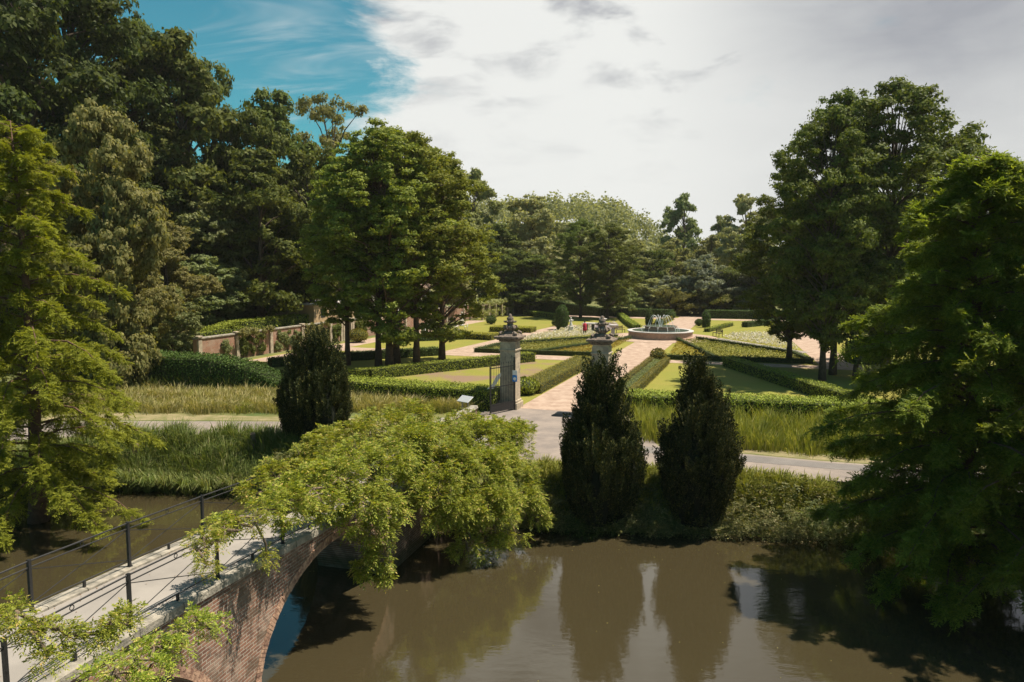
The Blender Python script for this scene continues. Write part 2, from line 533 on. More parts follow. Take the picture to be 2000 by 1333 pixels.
class MB:
    def __init__(s):
        s.v = []
        s.f = []
        s.m = []

    def add(s, vs, fs, mi=0):
        n = len(s.v)
        s.v.extend(tuple(map(float, v)) for v in vs)
        s.f.extend(tuple(i + n for i in f) for f in fs)
        s.m.extend([mi] * len(fs))
        return s

    def box(s, x0, x1, y0, y1, z0, z1, mi=0, taper=0.0):
        t = taper
        vs = [(x0, y0, z0), (x1, y0, z0), (x1, y1, z0), (x0, y1, z0),
              (x0 + t, y0 + t, z1), (x1 - t, y0 + t, z1), (x1 - t, y1 - t, z1), (x0 + t, y1 - t, z1)]
        return s.add(vs, [(0, 3, 2, 1), (4, 5, 6, 7), (0, 1, 5, 4), (1, 2, 6, 5), (2, 3, 7, 6), (3, 0, 4, 7)], mi)

    def bevbox(s, x0, x1, y0, y1, z0, z1, b=0.02, mi=0):
        ring = lambda i: [(x0 + i, y0 + b, 0), (x0 + b, y0 + i, 0), (x1 - b, y0 + i, 0), (x1 - i, y0 + b, 0), (x1 - i, y1 - b, 0), (x1 - b, y1 - i, 0), (x0 + b, y1 - i, 0), (x0 + i, y1 - b, 0)]
        vs = []
        for ins, z in ((b, z0), (0, z0 + b), (0, z1 - b), (b, z1)):
            r = ring(0)
            cxx, cyy = (x0 + x1) / 2, (y0 + y1) / 2
            for (x, y, _) in r:
                vs.append((x - (ins if x > cxx else -ins), y - (ins if y > cyy else -ins), z))
        fs = []
        for k in range(3):
            for i in range(8):
                j = (i + 1) % 8
                fs.append((k * 8 + i, k * 8 + j, k * 8 + 8 + j, k * 8 + 8 + i))
        fs.append(tuple(range(7, -1, -1)))
        fs.append(tuple(range(24, 32)))
        return s.add(vs, fs, mi)

    def tube(s, pts, rad, n=6, mi=0, cap=True):
        pts = [Vector(p) for p in pts]
        vs = []
        N = len(pts)
        for i, p in enumerate(pts):
            d = (pts[min(i + 1, N - 1)] - pts[max(i - 1, 0)])
            if d.length < 1e-6:
                d = Vector((0, 0, 1))
            d.normalize()
            a = Vector((0, 0, 1)) if abs(d.z) < 0.9 else Vector((1, 0, 0))
            u = d.cross(a).normalized()
            v = d.cross(u)
            r = rad[i] if isinstance(rad, (list, tuple)) else rad
            for k in range(n):
                q = 2 * math.pi * (k + 0.5) / n
                vs.append(p + u * (r * math.cos(q)) + v * (r * math.sin(q)))
        fs = []
        for i in range(N - 1):
            for k in range(n):
                j = (k + 1) % n
                fs.append((i * n + k, i * n + j, (i + 1) * n + j, (i + 1) * n + k))
        if cap:
            fs.append(tuple(range(n - 1, -1, -1)))
            fs.append(tuple(range((N - 1) * n, N * n)))
        return s.add(vs, fs, mi)

    def lathe(s, prof, n=24, cx_=0, cy_=0, mi=0, sq=False):
        vs = []
        for (r, z) in prof:
            for k in range(n):
                q = 2 * math.pi * k / n
                vs.append((cx_ + r * math.cos(q), cy_ + r * math.sin(q), z))
        fs = []
        for i in range(len(prof) - 1):
            for k in range(n):
                j = (k + 1) % n
                fs.append((i * n + k, i * n + j, (i + 1) * n + j, (i + 1) * n + k))
        fs.append(tuple(range(n - 1, -1, -1)))
        fs.append(tuple(range((len(prof) - 1) * n, len(prof) * n)))
        return s.add(vs, fs, mi)

    def build(s, name, mat, parent=None, smooth=False):
        me = bpy.data.meshes.new(name)
        me.from_pydata(s.v, [], s.f)
        for q in (mat if isinstance(mat, (list, tuple)) else [mat]):
            me.materials.append(q)
        if any(s.m):
            me.polygons.foreach_set('material_index', s.m)
        if smooth:
            me.polygons.foreach_set('use_smooth', [True] * len(me.polygons))
        me.update()
        o = bpy.data.objects.new(name, me)
        C.objects.link(o)
        o.parent = parent
        return o


def nz(v):
    return v / (np.linalg.norm(v, axis=-1, keepdims=True) + 1e-9)


def qmesh(name, parts, mats, parent=None):
    """parts: list of (P(N,4,3), material index)"""
    P = np.concatenate([p for p, _ in parts]).astype(np.float32)
    mi = np.concatenate([np.full(len(p), i, np.int32) for p, i in parts])
    n = len(P)
    me = bpy.data.meshes.new(name)
    me.vertices.add(n * 4)
    me.vertices.foreach_set('co', P.reshape(-1))
    me.loops.add(n * 4)
    me.loops.foreach_set('vertex_index', np.arange(n * 4, dtype=np.int32))
    me.polygons.add(n)
    me.polygons.foreach_set('loop_start', np.arange(0, n * 4, 4, dtype=np.int32))
    me.polygons.foreach_set('loop_total', np.full(n, 4, np.int32))
    for m in mats:
        me.materials.append(m)
    me.polygons.foreach_set('material_index', mi)
    me.update(calc_edges=True)
    o = bpy.data.objects.new(name, me)
    C.objects.link(o)
    o.parent = parent
    return o


def leafq(c, d, n, L, Wd):
    d = nz(d)
    s = nz(np.cross(d, n))
    L = np.asarray(L).reshape(-1, 1) if np.ndim(L) else L
    Wd = np.asarray(Wd).reshape(-1, 1) if np.ndim(Wd) else Wd
    m = c + d * (L * 0.45)
    return np.stack([c, m + s * (Wd / 2), c + d * L, m - s * (Wd / 2)], axis=1)


def rdir(rng, n):
    return nz(rng.normal(size=(n, 3)))


# ------------------------------------------------------------------ tree prototypes
PROTO = {}


def profile(kind, t):
    if kind == 'round':
        return math.sqrt(max(0.0, 1 - (2 * t - 1) ** 2)) * 0.95 + 0.05
    if kind == 'egg':
        return (math.sin(math.pi * min(1, t * 0.85 + 0.12)) ** 0.7)
    if kind == 'cone':
        return (1 - t) ** 0.75 * min(1, 0.5 + t * 3)
    if kind == 'spread':
        return min(1, 0.55 + t * 1.2) * math.sqrt(max(0.0, 1 - max(0, (t - 0.45) / 0.55) ** 2.2))
    return 1


def make_tree(key, name, seed, H=12.0, base=2.0, Rd=4.0, prof='round', lobes=14, clumps=16, leaves=90, ls=0.32, lobe=0.36,
              cl=0.30, flat=0.7, bark='bark', leaf='l_oak', trunk_r=0.22, limbs=True, up=0.16, trunks=1, droop=0.0, leader=False, full=False):
    rng = np.random.default_rng(seed)
    cs = []
    lc = []
    for i in range(lobes):
        t = (i + rng.uniform(0.1, 0.9)) / lobes
        a = rng.uniform(0, 6.283) + i * 2.4
        pr = profile(prof, t)
        lr = lobe * Rd * rng.uniform(0.7, 1.25) * (0.45 + 0.55 * pr)
        rr = max(0.0, Rd * pr * math.sqrt(rng.uniform(0.15, 1.0)) * 0.92 - lr * 0.35)
        z = base + (H - base) * t
        c = np.array([rr * math.cos(a), rr * math.sin(a), min(z, H - lr * 0.6)])
        lc.append((c, lr))
        k = max(4, int(clumps * (lr / (lobe * Rd)) ** 1.6))
        dd = rdir(rng, k)
        if not full:
            dd[:, 2] = np.abs(dd[:, 2]) * 0.9 - 0.35 * (rng.random(k) < 0.45)
        dd = nz(dd)
        p = c + dd * (lr * rng.uniform(0.55, 1.08, (k, 1))) * np.array([1, 1, flat])
        cr = cl * Rd * rng.uniform(0.5, 1.15, k) * 0.5
        for q in range(k):
            m = int(leaves * (cr[q] / (cl * Rd * 0.5)) ** 1.5) + 8
            d2 = rdir(rng, m)
            d2[:, 2] = d2[:, 2] * 0.7 + 0.15
            pos = p[q] + d2 * (cr[q] * rng.uniform(0.25, 1.1, (m, 1))) * np.array([1, 1, 0.75])
            out_ = nz(pos - c)
            cs.append((pos, nz(out_ * 0.35 + d2 * 0.6)))
    pos = np.concatenate([a for a, b in cs])
    nor = np.concatenate([b for a, b in cs])
    n = len(pos)
    nrm = nz(nor + rng.normal(size=(n, 3)) * 0.30 + np.array([0, 0, up]))
    dr = np.cross(nrm, rdir(rng, n))
    dr[:, 2] -= droop
    P = leafq(pos, dr, nrm, ls * rng.uniform(0.6, 1.3, n), ls * rng.uniform(0.4, 0.8, n))
    root = thing(name, None, None)
    tb = MB()
    offs = [(0, 0)] if trunks == 1 else [(math.cos(6.283 * i / trunks + seed) * 0.45, math.sin(6.283 * i / trunks + seed) * 0.45) for i in range(trunks)]
    for (ox, oy) in offs:
        top = H * (0.93 if leader else 0.72)
        pts = []
        rs = []
        for i in range(8):
            f = i / 7
            pts.append((ox * (1 + f * 1.5) + math.sin(f * 5 + seed) * 0.12 * f * 2, oy * (1 + f * 1.5) + math.cos(f * 4 + seed) * 0.12 * f * 2, -0.6 + (top + 0.6) * f))
            rs.append(trunk_r * (1.35 - 0.35 * min(1, f * 7) if i < 2 else 1) * (1 - 0.88 * f) + 0.015)
        rs[0] = trunk_r * 1.5
        tb.tube(pts, rs, 8)
    if limbs:
        for j, (c, lr) in enumerate(lc):
            ox, oy = offs[j % len(offs)]
            z0 = max(base * 0.7, c[2] - math.hypot(c[0], c[1]) * rng.uniform(0.5, 0.9) - lr * 0.4)
            z0 = min(z0, H * 0.7)
            f = (z0 + 0.6) / (H * 0.72 + 0.6)
            a = Vector((ox * (1 + f * 1.5), oy * (1 + f * 1.5), z0))
            b = Vector(c)
            mid = a.lerp(b, 0.5) + Vector((0, 0, 0.12 * (b - a).length * (1 if not droop else -0.2)))
            r0 = max(0.03, trunk_r * 0.42 * (1 - 0.5 * f))
            tb.tube([a, mid, b], [r0, r0 * 0.6, r0 * 0.2], 5, cap=False)
            for e in range(3):
                d3 = Vector(rdir(rng, 1)[0]) * lr * 0.8
                d3.z = abs(d3.z)
                tb.tube([b.lerp(mid, 0.25), b + d3], [r0 * 0.3, r0 * 0.08], 4, cap=False)
    tb.build('trunk', M[bark], root, True)
    cr_ = qmesh('crown', [(P, 0)], [M[leaf]], root)
    zt = float(np.percentile(P[:, :, 2], 99.7))
    wd = 0.5 * float(np.percentile(P[:, :, 0], 99) - np.percentile(P[:, :, 0], 1) + np.percentile(P[:, :, 1], 99) - np.percentile(P[:, :, 1], 1))
    PROTO[key] = dict(root=root, used=False, H=zt, W=wd)
    return root


def dup(root):
    r = root.copy()
    C.objects.link(r)
    for ch in list(root.children):
        c = ch.copy()
        C.objects.link(c)
        c.parent = r
        for g_ in ch.children:
            d_ = g_.copy()
            C.objects.link(d_)
            d_.parent = c
    return r


def plant(key, px, D, topy, wpx, label, rz=None, cat='tree', group=None, name=None, leaf=None, sink=0.0):
    """stand a tree of one kind at distance D so that it reaches the given height and width"""
    pr = PROTO[key]
    x = (px - 1000) / F * D
    zt = CAMZ + (522 - topy) * D / F
    zb = tz(x, D) - sink
    o = pr['root'] if not pr['used'] else dup(pr['root'])
    pr['used'] = True
    o.location = (x, D, zb)
    sx = wpx * D / F / pr['W']
    o.scale = (sx, sx, max(0.2, (zt - zb) / pr['H']))
    o.rotation_euler = (0, 0, rz if rz is not None else (px * 0.37 + D * 0.91) % 6.28)
    tag(o, label, cat, group)
    if name:
        o.name = name
    return o


# kinds of trees
make_tree('oak', 'oak_tree', 11, H=16, base=3.0, Rd=6, prof='round', lobes=26, clumps=22, leaves=80, ls=0.34, lobe=0.30, cl=0.26, leaf='l_oak', trunk_r=0.4, full=True)
make_tree('oak2', 'oak_tree', 12, H=17, base=2.0, Rd=5.5, prof='egg', lobes=28, clumps=20, leaves=80, ls=0.34, lobe=0.30, cl=0.26, leaf='l_oak', trunk_r=0.4, full=True)
make_tree('dark', 'dark_broadleaf_tree', 13, H=18, base=2.0, Rd=6, prof='egg', lobes=26, clumps=22, leaves=80, ls=0.36, lobe=0.32, cl=0.28, leaf='l_dark', trunk_r=0.45, full=True)
make_tree('giant', 'giant_dark_tree', 26, H=30, base=3.0, Rd=11, prof='egg', lobes=85, clumps=24, leaves=60, ls=0.40, lobe=0.20, cl=0.15, leaf='l_dark', trunk_r=0.6, full=True)
make_tree('lime', 'lime_tree', 14, H=14, base=0.4, Rd=4.5, prof='egg', lobes=46, clumps=22, leaves=90, ls=0.24, lobe=0.30, cl=0.22, flat=0.8, leaf='l_tan', trunk_r=0.22, droop=0.5, full=True)
make_tree('silver', 'grey_green_tree', 15, H=8, base=0.3, Rd=3.2, prof='egg', lobes=30, clumps=20, leaves=75, ls=0.20, lobe=0.30, cl=0.22, flat=0.8, leaf='l_silver', trunk_r=0.12, full=True)
make_tree('cyp', 'swamp_cypress_tree', 16, H=21, base=4.9, Rd=4.5, prof='round', lobes=80, clumps=12, leaves=66, ls=0.22, lobe=0.20, cl=0.20, flat=1.15, bark='redbark', leaf='l_bright', trunk_r=0.22, leader=True, full=True, up=0.1)
make_tree('cyp2', 'swamp_cypress_tree', 17, H=21, base=2.6, Rd=4.5, prof='egg', lobes=80, clumps=12, leaves=66, ls=0.22, lobe=0.20, cl=0.20, flat=1.15, bark='redbark', leaf='l_bright', trunk_r=0.22, leader=True, full=True, up=0.1)
make_tree('cypd', 'tall_park_tree', 18, H=21, base=3.0, Rd=5.6, prof='round', lobes=105, clumps=13, leaves=75, ls=0.23, lobe=0.20, cl=0.20, flat=1.0, leaf='l_deep', trunk_r=0.24, leader=True, full=True, up=0.15)
make_tree('open', 'open_crowned_oak_tree', 19, H=17, base=7.0, Rd=5.5, prof='round', lobes=22, clumps=11, leaves=42, ls=0.30, lobe=0.24, cl=0.22, leaf='l_olive', trunk_r=0.45)
make_tree('willow', 'willow_tree', 20, H=20, base=1.0, Rd=6, prof='egg', lobes=40, clumps=22, leaves=60, ls=0.42, lobe=0.25, cl=0.24, flat=1.3, leaf='l_willow', trunk_r=0.5, droop=0.8, full=True)
make_tree('grey', 'grey_willow_tree', 21, H=9, base=0.4, Rd=4.5, prof='round', lobes=22, clumps=20, leaves=60, ls=0.34, lobe=0.30, cl=0.26, leaf='l_grey', trunk_r=0.3, full=True)
make_tree('olive', 'olive_green_tree', 22, H=16, base=1.0, Rd=5, prof='egg', lobes=30, clumps=16, leaves=60, ls=0.42, lobe=0.28, cl=0.26, leaf='l_olive', trunk_r=0.35, full=True)
make_tree('pine', 'distant_pine_tree', 23, H=18, base=4.0, Rd=5.5, prof='egg', lobes=40, clumps=13, leaves=36, ls=0.5, lobe=0.20, cl=0.24, flat=0.9, full=True, leaf='l_silver', trunk_r=0.4)
make_tree('shrub', 'bronze_topped_shrub', 24, H=4.5, base=0.3, Rd=4.5, prof='spread', lobes=20, clumps=18, leaves=60, ls=0.24, lobe=0.30, cl=0.24, flat=0.35, leaf='l_bronze', trunk_r=0.2)
make_tree('bush', 'leafy_shrub', 25, H=3.2, base=0.2, Rd=2.0, prof='round', lobes=14, clumps=16, leaves=60, ls=0.14, lobe=0.34, cl=0.28, leaf='l_silver', trunk_r=0.08, full=True)


# ------------------------------------------------------------------ the setting
def build_ground():
    xs = np.unique(np.concatenate([np.arange(-420, -60, 12), np.arange(-60, -30, 2), np.arange(-30, 30, 0.6), np.arange(30, 70, 2.5), np.arange(70, 420, 14)]))
    ys = np.unique(np.concatenate([np.arange(-40, 0, 6), np.arange(0, 8, 0.7), np.arange(8, 25, 3), np.arange(25, 40, 0.4), np.arange(40, 150, 2.5), np.arange(150, 620, 9)]))
    X, Y = np.meshgrid(xs, ys)
    Z = terr(X, Y)
    v = np.stack([X, Y, Z], -1).reshape(-1, 3)
    nx = len(xs)
    fs = []
    for j in range(len(ys) - 1):
        for i in range(nx - 1):
            a = j * nx + i
            fs.append((a, a + 1, a + nx + 1, a + nx))
    me = bpy.data.meshes.new('ground')
    me.from_pydata(v.tolist(), [], fs)
    me.materials.append(M['ground'])
    me.polygons.foreach_set('use_smooth', [True] * len(fs))
    o = bpy.data.objects.new('ground', me)
    C.objects.link(o)
    tag(o, kind='structure')


build_ground()


def sheet(name, pts, z, mat, kind='structure', label=None, cat=None):
    n = len(pts)
    vs = [(p[0], p[1], z) for p in pts] + [(p[0], p[1], z - 0.05) for p in pts]
    # keep the face pointing up
    area = sum(pts[i][0] * pts[(i + 1) % n][1] - pts[(i + 1) % n][0] * pts[i][1] for i in range(n))
    top = tuple(range(n)) if area > 0 else tuple(range(n - 1, -1, -1))
    fs = [top] + [(i, (i + 1) % n, n + (i + 1) % n, n + i) for i in range(n)]
    mb = MB()
    mb.add(vs, fs)
    o = mb.build(name, mat)
    return tag(o, label, cat, None, kind)


w_ = MB()
w_.add([(-420, -12, WZ), (420, -12, WZ), (420, 45, WZ), (-420, 45, WZ)], [(0, 1, 2, 3)])
tag(w_.build('water', M['water']), kind='structure')

# road between river and garden
near_e = [(-900, 905), (-400, 880), (0, 862), (200, 851), (540, 853), (800, 872), (1000, 896), (1270, 914), (1461, 927), (1602, 938), (2000, 968), (2600, 1010)]
far_e = [(-900, 845), (-400, 838), (0, 829), (200, 823), (540, 824), (800, 838), (1000, 852), (1270, 871), (1461, 888), (1602, 901), (2000, 930), (2600, 965)]
npts = [at(*p) for p in near_e]
fpts = [at(*p) for p in far_e]
sheet('road', npts + fpts[::-1], 0.012, M['asphalt'])
M['tarmac'] = pmat('newer_grey_tarmac', (0.165, 0.15, 0.145), 0.95, 0.14, 0.8, 0.3, 40, detail=9)
sheet('road_tarmac_strip', [at(1150, 866), at(1270, 874), at(1461, 891), at(1602, 904), at(2000, 933), at(2600, 968), at(2600, 986), at(2000, 946), at(1602, 915), at(1461, 903), at(1270, 886), at(1150, 874)], 0.018, M['tarmac'])
sheet('road_verge', [at(p[0], p[1] - 2) for p in far_e] + [at(p[0], p[1] - 13 - 5 * math.sin(p[0] * 0.01)) for p in far_e[::-1]], 0.006, M['dust'])
sheet('forecourt', [at(1004, 796), at(1215, 802), at(1262, 850), at(1290, 876), at(1180, 868), at(1000, 852), at(930, 830), at(940, 806)], 0.016, M['asphalt'])
mh = MB()
mhc = at(1088, 812)
mh.lathe([(0.34, 0.0), (0.34, 0.03), (0.30, 0.034)], 20, mhc[0], mhc[1])
tag(mh.build('manhole_cover', M['manhole']), 'round dark iron manhole cover set in the forecourt before the gate', 'manhole cover')

# garden floor
G = lambda s, w: gw(s, w)
sheet('garden_lawn', [G(1.2, -34.5), G(1.2, 42), G(92, 42), G(92, -34.5)], 0.008, M['lawn'])
sheet('worn_lawn', [G(3.2, -17), G(3.2, -4.6), G(23.9, -4.0), G(23.9, -8.2), G(8, -17.2)], 0.013, M['lawn_bare'])
GL = [
    ('main_path', [(0.0, -2.35), (0.0, 2.1), (92, 2.0), (92, -2.3)], 0.020),
    ('near_cross_path', [(24.2, -33), (24.0, -2.3), (24.0, 2.0), (25.4, 3.0), (25.8, 42), (28.3, 42), (27.4, 3.0), (27.0, 2.0), (27.0, -2.3), (27.4, -19), (27.4, -33)], 0.024),
    ('side_path', [(27.0, -19.6), (27.0, -16.4), (66, -14.5), (66, -17.5)], 0.028),
    ('side_path', [(27.8, 16.9), (27.8, 20.3), (66, 17.0), (66, 14.0)], 0.028),
    ('far_cross_path', [(83.5, -33), (83.5, 42), (87.0, 42), (87.0, -33)], 0.024),
    ('wall_path', [(14, -34.0), (14, -31.2), (70, -31.2), (70, -34.0)], 0.016),
]
for nm, p, z in GL:
    sheet(nm, [G(*q) for q in p], z, M['gravel'])
for nm, p in (('grey_bed_path', [(35.6, -16.0), (37.6, -17.3), (50.4, -7.4), (49.4, -5.4)]),
              ('grey_bed_path', [(36.6, 15.2), (38.6, 16.6), (51.5, 6.8), (50.0, 4.8)]),):
    sheet(nm, [G(*q) for q in p], 0.034, M['grey_gravel'])
cf = []
for k in range(40):
    q = 2 * math.pi * k / 40
    cf.append(G(50.0 + 7.0 * math.cos(q), -0.3 + 7.0 * math.sin(q)))
sheet('fountain_court', cf, 0.040, M['gravel'])


# ------------------------------------------------------------------ hedges
def boxq(p0, p1, width, z0, z1, nseg=1):
    p0 = np.array(p0, float)
    p1 = np.array(p1, float)
    d = p1 - p0
    L = np.linalg.norm(d)
    d /= L
    s = np.array([d[1], -d[0]]) * width / 2
    a, b, c, e = p0 + s, p1 + s, p1 - s, p0 - s
    V = lambda p, z: [p[0], p[1], z]
    return np.array([
        [V(a, z0), V(b, z0), V(b, z1), V(a, z1)], [V(b, z0), V(c, z0), V(c, z1), V(b, z1)],
        [V(c, z0), V(e, z0), V(e, z1), V(c, z1)], [V(e, z0), V(a, z0), V(a, z1), V(e, z1)],
        [V(a, z1), V(b, z1), V(c, z1), V(e, z1)]])


def hedge(name, pts, width, height, label, leaf='l_hedge', dens=120, ls=0.11, seed=1, rough=0.06, group=None, hts=None, world=False, fill=1.0, cat='hedge', core='hedgecore'):
    rng = np.random.default_rng(seed)
    pts = [p if world else gw(*p) for p in pts]
    if hts is None:
        hts = [height] * len(pts)
    parts = []
    LV = []
    tot = 0
    cores = []
    for i in range(len(pts) - 1):
        p0 = np.array(pts[i])
        p1 = np.array(pts[i + 1])
        h0, h1 = hts[i], hts[i + 1]
        d = p1 - p0
        L = np.linalg.norm(d)
        d = d / L
        s = np.array([d[1], -d[0]])
        ns = max(1, int(abs(h1 - h0) / 0.15)) if h0 != h1 else 1
        zb0 = tz(*p0)
        zb1 = tz(*p1)
        for k in range(ns):
            q0 = p0 + (p1 - p0) * (k / ns)
            q1 = p0 + (p1 - p0) * ((k + 1) / ns)
            ha = h0 + (h1 - h0) * (k + 0.3) / ns + zb0 + (zb1 - zb0) * (k + .5) / ns
            q0 = q0 - d * (0.02 if k else -rough)
            if k == ns - 1:
                q1 = q1 - d * rough
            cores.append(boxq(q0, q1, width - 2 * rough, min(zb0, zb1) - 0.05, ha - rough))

        def hh(u):
            return h0 + (h1 - h0) * u + zb0 + (zb1 - zb0) * u
        # sides and top
        for face in ('a', 'b', 'top', 'e0', 'e1'):
            if face in 'ab':
                n = int(dens * L * height * fill)
                u = rng.random(n)
                z = rng.random(n) * 1.0
                zb = zb0 + (zb1 - zb0) * u
                off = (width / 2) * (1 if face == 'a' else -1)
                base = p0 + np.outer(u * L, d) + s * off
                P_ = np.column_stack([base, zb + z * (hh(u) - zb)])
                nr = np.array([s[0], s[1], 0]) * (1 if face == 'a' else -1)
            elif face == 'top':
                n = int(dens * L * width * 1.2)
                u = rng.random(n)
                v = rng.random(n) - 0.5
                base = p0 + np.outer(u * L, d) + np.outer(v * width, s)
                P_ = np.column_stack([base, hh(u)])
                nr = np.array([0, 0, 1.0])
            else:
                if (face == 'e0' and i > 0) or (face == 'e1' and i < len(pts) - 2):
                    continue
                n = int(dens * width * height)
                v = rng.random(n) - 0.5
                e = p0 if face == 'e0' else p1
                hz = (hh(0.0) if face == 'e0' else hh(1.0))
                zb = zb0 if face == 'e0' else zb1
                base = e + np.outer(v * width, s)
                P_ = np.column_stack([base, zb + rng.random(n) * (hz - zb)])
                nr = np.array([d[0], d[1], 0]) * (-1 if face == 'e0' else 1)
            if n < 1:
                continue
            wob = 0.5 + 0.5 * np.sin(P_[:, 0:1] * 2.1 + P_[:, 2:3] * 3) * np.cos(P_[:, 1:2] * 1.7)
            P_ = P_ + nr * (rng.uniform(-1.4, 0.7, (n, 1)) * rough + (wob - 0.5) * rough * 0.8)
            nm_ = nz(nr + rng.normal(size=(n, 3)) * 0.32)
            dr = np.cross(nm_, rdir(rng, n)) + nr * 0.25
            LV.append(leafq(P_, dr, nm_, ls * rng.uniform(0.6, 1.4, n), ls * rng.uniform(0.45, 0.85, n)))
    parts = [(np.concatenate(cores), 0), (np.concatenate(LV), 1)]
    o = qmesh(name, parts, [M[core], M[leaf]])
    return tag(o, label, cat, group)


hedge('clipped_hedge', [(-0.3, -3.4), (-0.2, -10), (0.3, -16.5)], 2.4, 1.25, 'bright topped clipped hedge left of the gate pillar behind the meadow', dens=210, ls=0.11, seed=3, rough=0.10)
hedge('clipped_hedge', [(0.9, 4.4), (1.4, 10), (1.9, 16), (2.0, 24)], 2.2, 1.25, 'clipped hedge right of the gate, behind the reeds and yews', dens=210, ls=0.11, seed=4, rough=0.10)
hedge('tall_dark_hedge', [(1.2, -20.4), (0.6, -22.6), (0.0, -25), (-1.0, -31), (-2.5, -37)], 2.8, 2.3, 'tall dark hedge with a rounded end, left behind the dry grass', leaf='l_hedged', dens=150, ls=0.14, seed=5, rough=0.12, hts=[0.6, 1.75, 2.3, 2.5, 2.4])
hedge('low_hedge', [(5.4, -3.4), (22.6, -3.4)], 1.9, 0.7, 'low golden green hedge lining the left of the main gravel path', leaf='l_box', dens=170, ls=0.09, seed=6)
hedge('low_hedge', [(4.0, 2.3), (25.2, 2.3)], 0.55, 0.55, 'narrow low hedge right beside the main gravel path, path side of the lavender strip', leaf='l_box', dens=200, ls=0.08, seed=7)
hedge('low_hedge', [(4.0, 3.7), (25.2, 3.7)], 0.55, 0.55, 'narrow low hedge on the lawn side of the lavender strip, right of the main path', leaf='l_box', dens=200, ls=0.08, seed=8)
hedge('lavender_strip', [(4.1, 3.0), (24.6, 3.0)], 0.8, 0.42, 'pale lavender strip between the two narrow hedges right of the path', leaf='l_silver', dens=120, ls=0.10, seed=9, cat='plants')
hedge('diagonal_hedge', [(5.2, -20.5), (7.6, -17.3), (22.5, -8.5)], 1.1, 0.85, 'mid green clipped hedge running diagonally across the left lawn before the tree group', dens=170, ls=0.10, seed=10)
hedge('diagonal_hedge', [(24.9, 9.1), (10.6, 15.9), (4.5, 19.0)], 1.15, 0.85, 'mid green clipped hedge running diagonally across the right lawn', dens=170, ls=0.10, seed=11)
hedge('dark_low_hedge', [(11, -29.2), (17.2, -25.2), (24.0, -18.9)], 1.2, 0.8, 'dark low hedge behind the trunks of the left tree group', leaf='l_hedged', dens=110, ls=0.12, seed=12)
# parterre beds either side of the path
hedge('parterre_edging', [(28.0, 2.9), (29.0, 16.4)], 0.5, 0.5, 'low dark edging hedge along the front of the right parterre bed', leaf='l_hedged', dens=110, ls=0.09, seed=13)
hedge('parterre_edging', [(46.8, 2.2), (29.3, 7.8)], 0.4, 0.4, 'thin edging hedge cutting across the right parterre towards the fountain', leaf='l_hedged', dens=120, ls=0.09, seed=14)
hedge('parterre_edging', [(48.5, 4.3), (36.2, 14.8), (29.6, 16.2)], 0.5, 0.45, 'edging hedge on the outer side of the right parterre bed', leaf='l_hedged', dens=110, ls=0.09, seed=15)
hedge('parterre_edging', [(27.9, -3.2), (27.4, -16.3)], 0.5, 0.5, 'low dark edging hedge along the front of the left parterre bed', leaf='l_hedged', dens=110, ls=0.09, seed=16)
hedge('parterre_edging', [(46.8, -3.4), (29.0, -9.8)], 0.4, 0.4, 'thin edging hedge cutting across the left parterre towards the fountain', leaf='l_hedged', dens=120, ls=0.09, seed=17)
hedge('parterre_edging', [(48.2, -5.4), (34.6, -15.8), (28.0, -16.2)], 0.5, 0.45, 'edging hedge on the outer side of the left parterre bed', leaf='l_hedged', dens=110, ls=0.09, seed=18)
hedge('golden_hedge', [(41.5, -27), (41.0, -19.0)], 2.6, 0.7, 'bright golden topped hedge block right of the left tree group', leaf='l_gold', dens=90, ls=0.13, seed=19)
hedge('golden_hedge', [(52.0, -23.5), (52.0, -17.5)], 2.6, 0.7, 'smaller golden hedge block farther back behind the left pillar', leaf='l_gold', dens=90, ls=0.13, seed=20)
hedge('back_lawn_hedge', [(86, -29.5), (74.5, -19.0)], 1.3, 0.9, 'clipped hedge on the far left lawn with a rounded end', dens=60, ls=0.15, seed=21)
hedge('back_lawn_hedge', [(86, -12.2), (69.0, -7.6), (59.5, -4.8)], 1.0, 0.8, 'clipped hedge slanting down the far lawn toward the fountain', dens=60, ls=0.15, seed=22)
hedge('back_lawn_hedge', [(60, 4.6), (72, 7.2)], 0.8, 0.5, 'thin hedge line on the far right lawn behind the fountain', dens=60, ls=0.15, seed=23)
hedge('back_lawn_hedge', [(70, 9.2), (78, 13.5)], 1.0, 0.8, 'short dark hedge at the far right lawn edge beside the big trees', leaf='l_hedged', dens=60, ls=0.15, seed=24)
hedge('path_end_hedge', [(66, -3.1), (83, -3.1)], 1.0, 0.6, 'golden hedge lining the left of the path behind the fountain', leaf='l_box', dens=60, ls=0.15, seed=25)
hedge('boundary_hedge', [(89, -33), (89, -24.5), (88.5, -22.5), (88.2, -16), (88.2, -3.2)], 2.0, 1.7, 'tall dark boundary hedge closing the far end, left of the path, stepping down', leaf='l_hedged', dens=60, ls=0.17, seed=26, hts=[2.6, 2.6, 2.2, 1.45, 1.35])
hedge('boundary_hedge', [(88.4, 2.2), (89.5, 14), (90, 40)], 1.8, 1.4, 'dark boundary hedge closing the far end, right of the path', leaf='l_hedged', dens=60, ls=0.17, seed=27)
hedge('terrace_hedge', [(10, -41.0), (20, -40.2), (34.5, -40.0)], 2.2, 1.2, 'bright green terrace hedge running above the brick garden wall', dens=90, ls=0.15, seed=28, rough=0.1)
hedge('dark_low_hedge', [(33, -30.5), (40, -22.8)], 1.0, 0.8, 'dark hedge glimpsed between the trunks of the left tree group', leaf='l_hedged', dens=60, ls=0.14, seed=29)


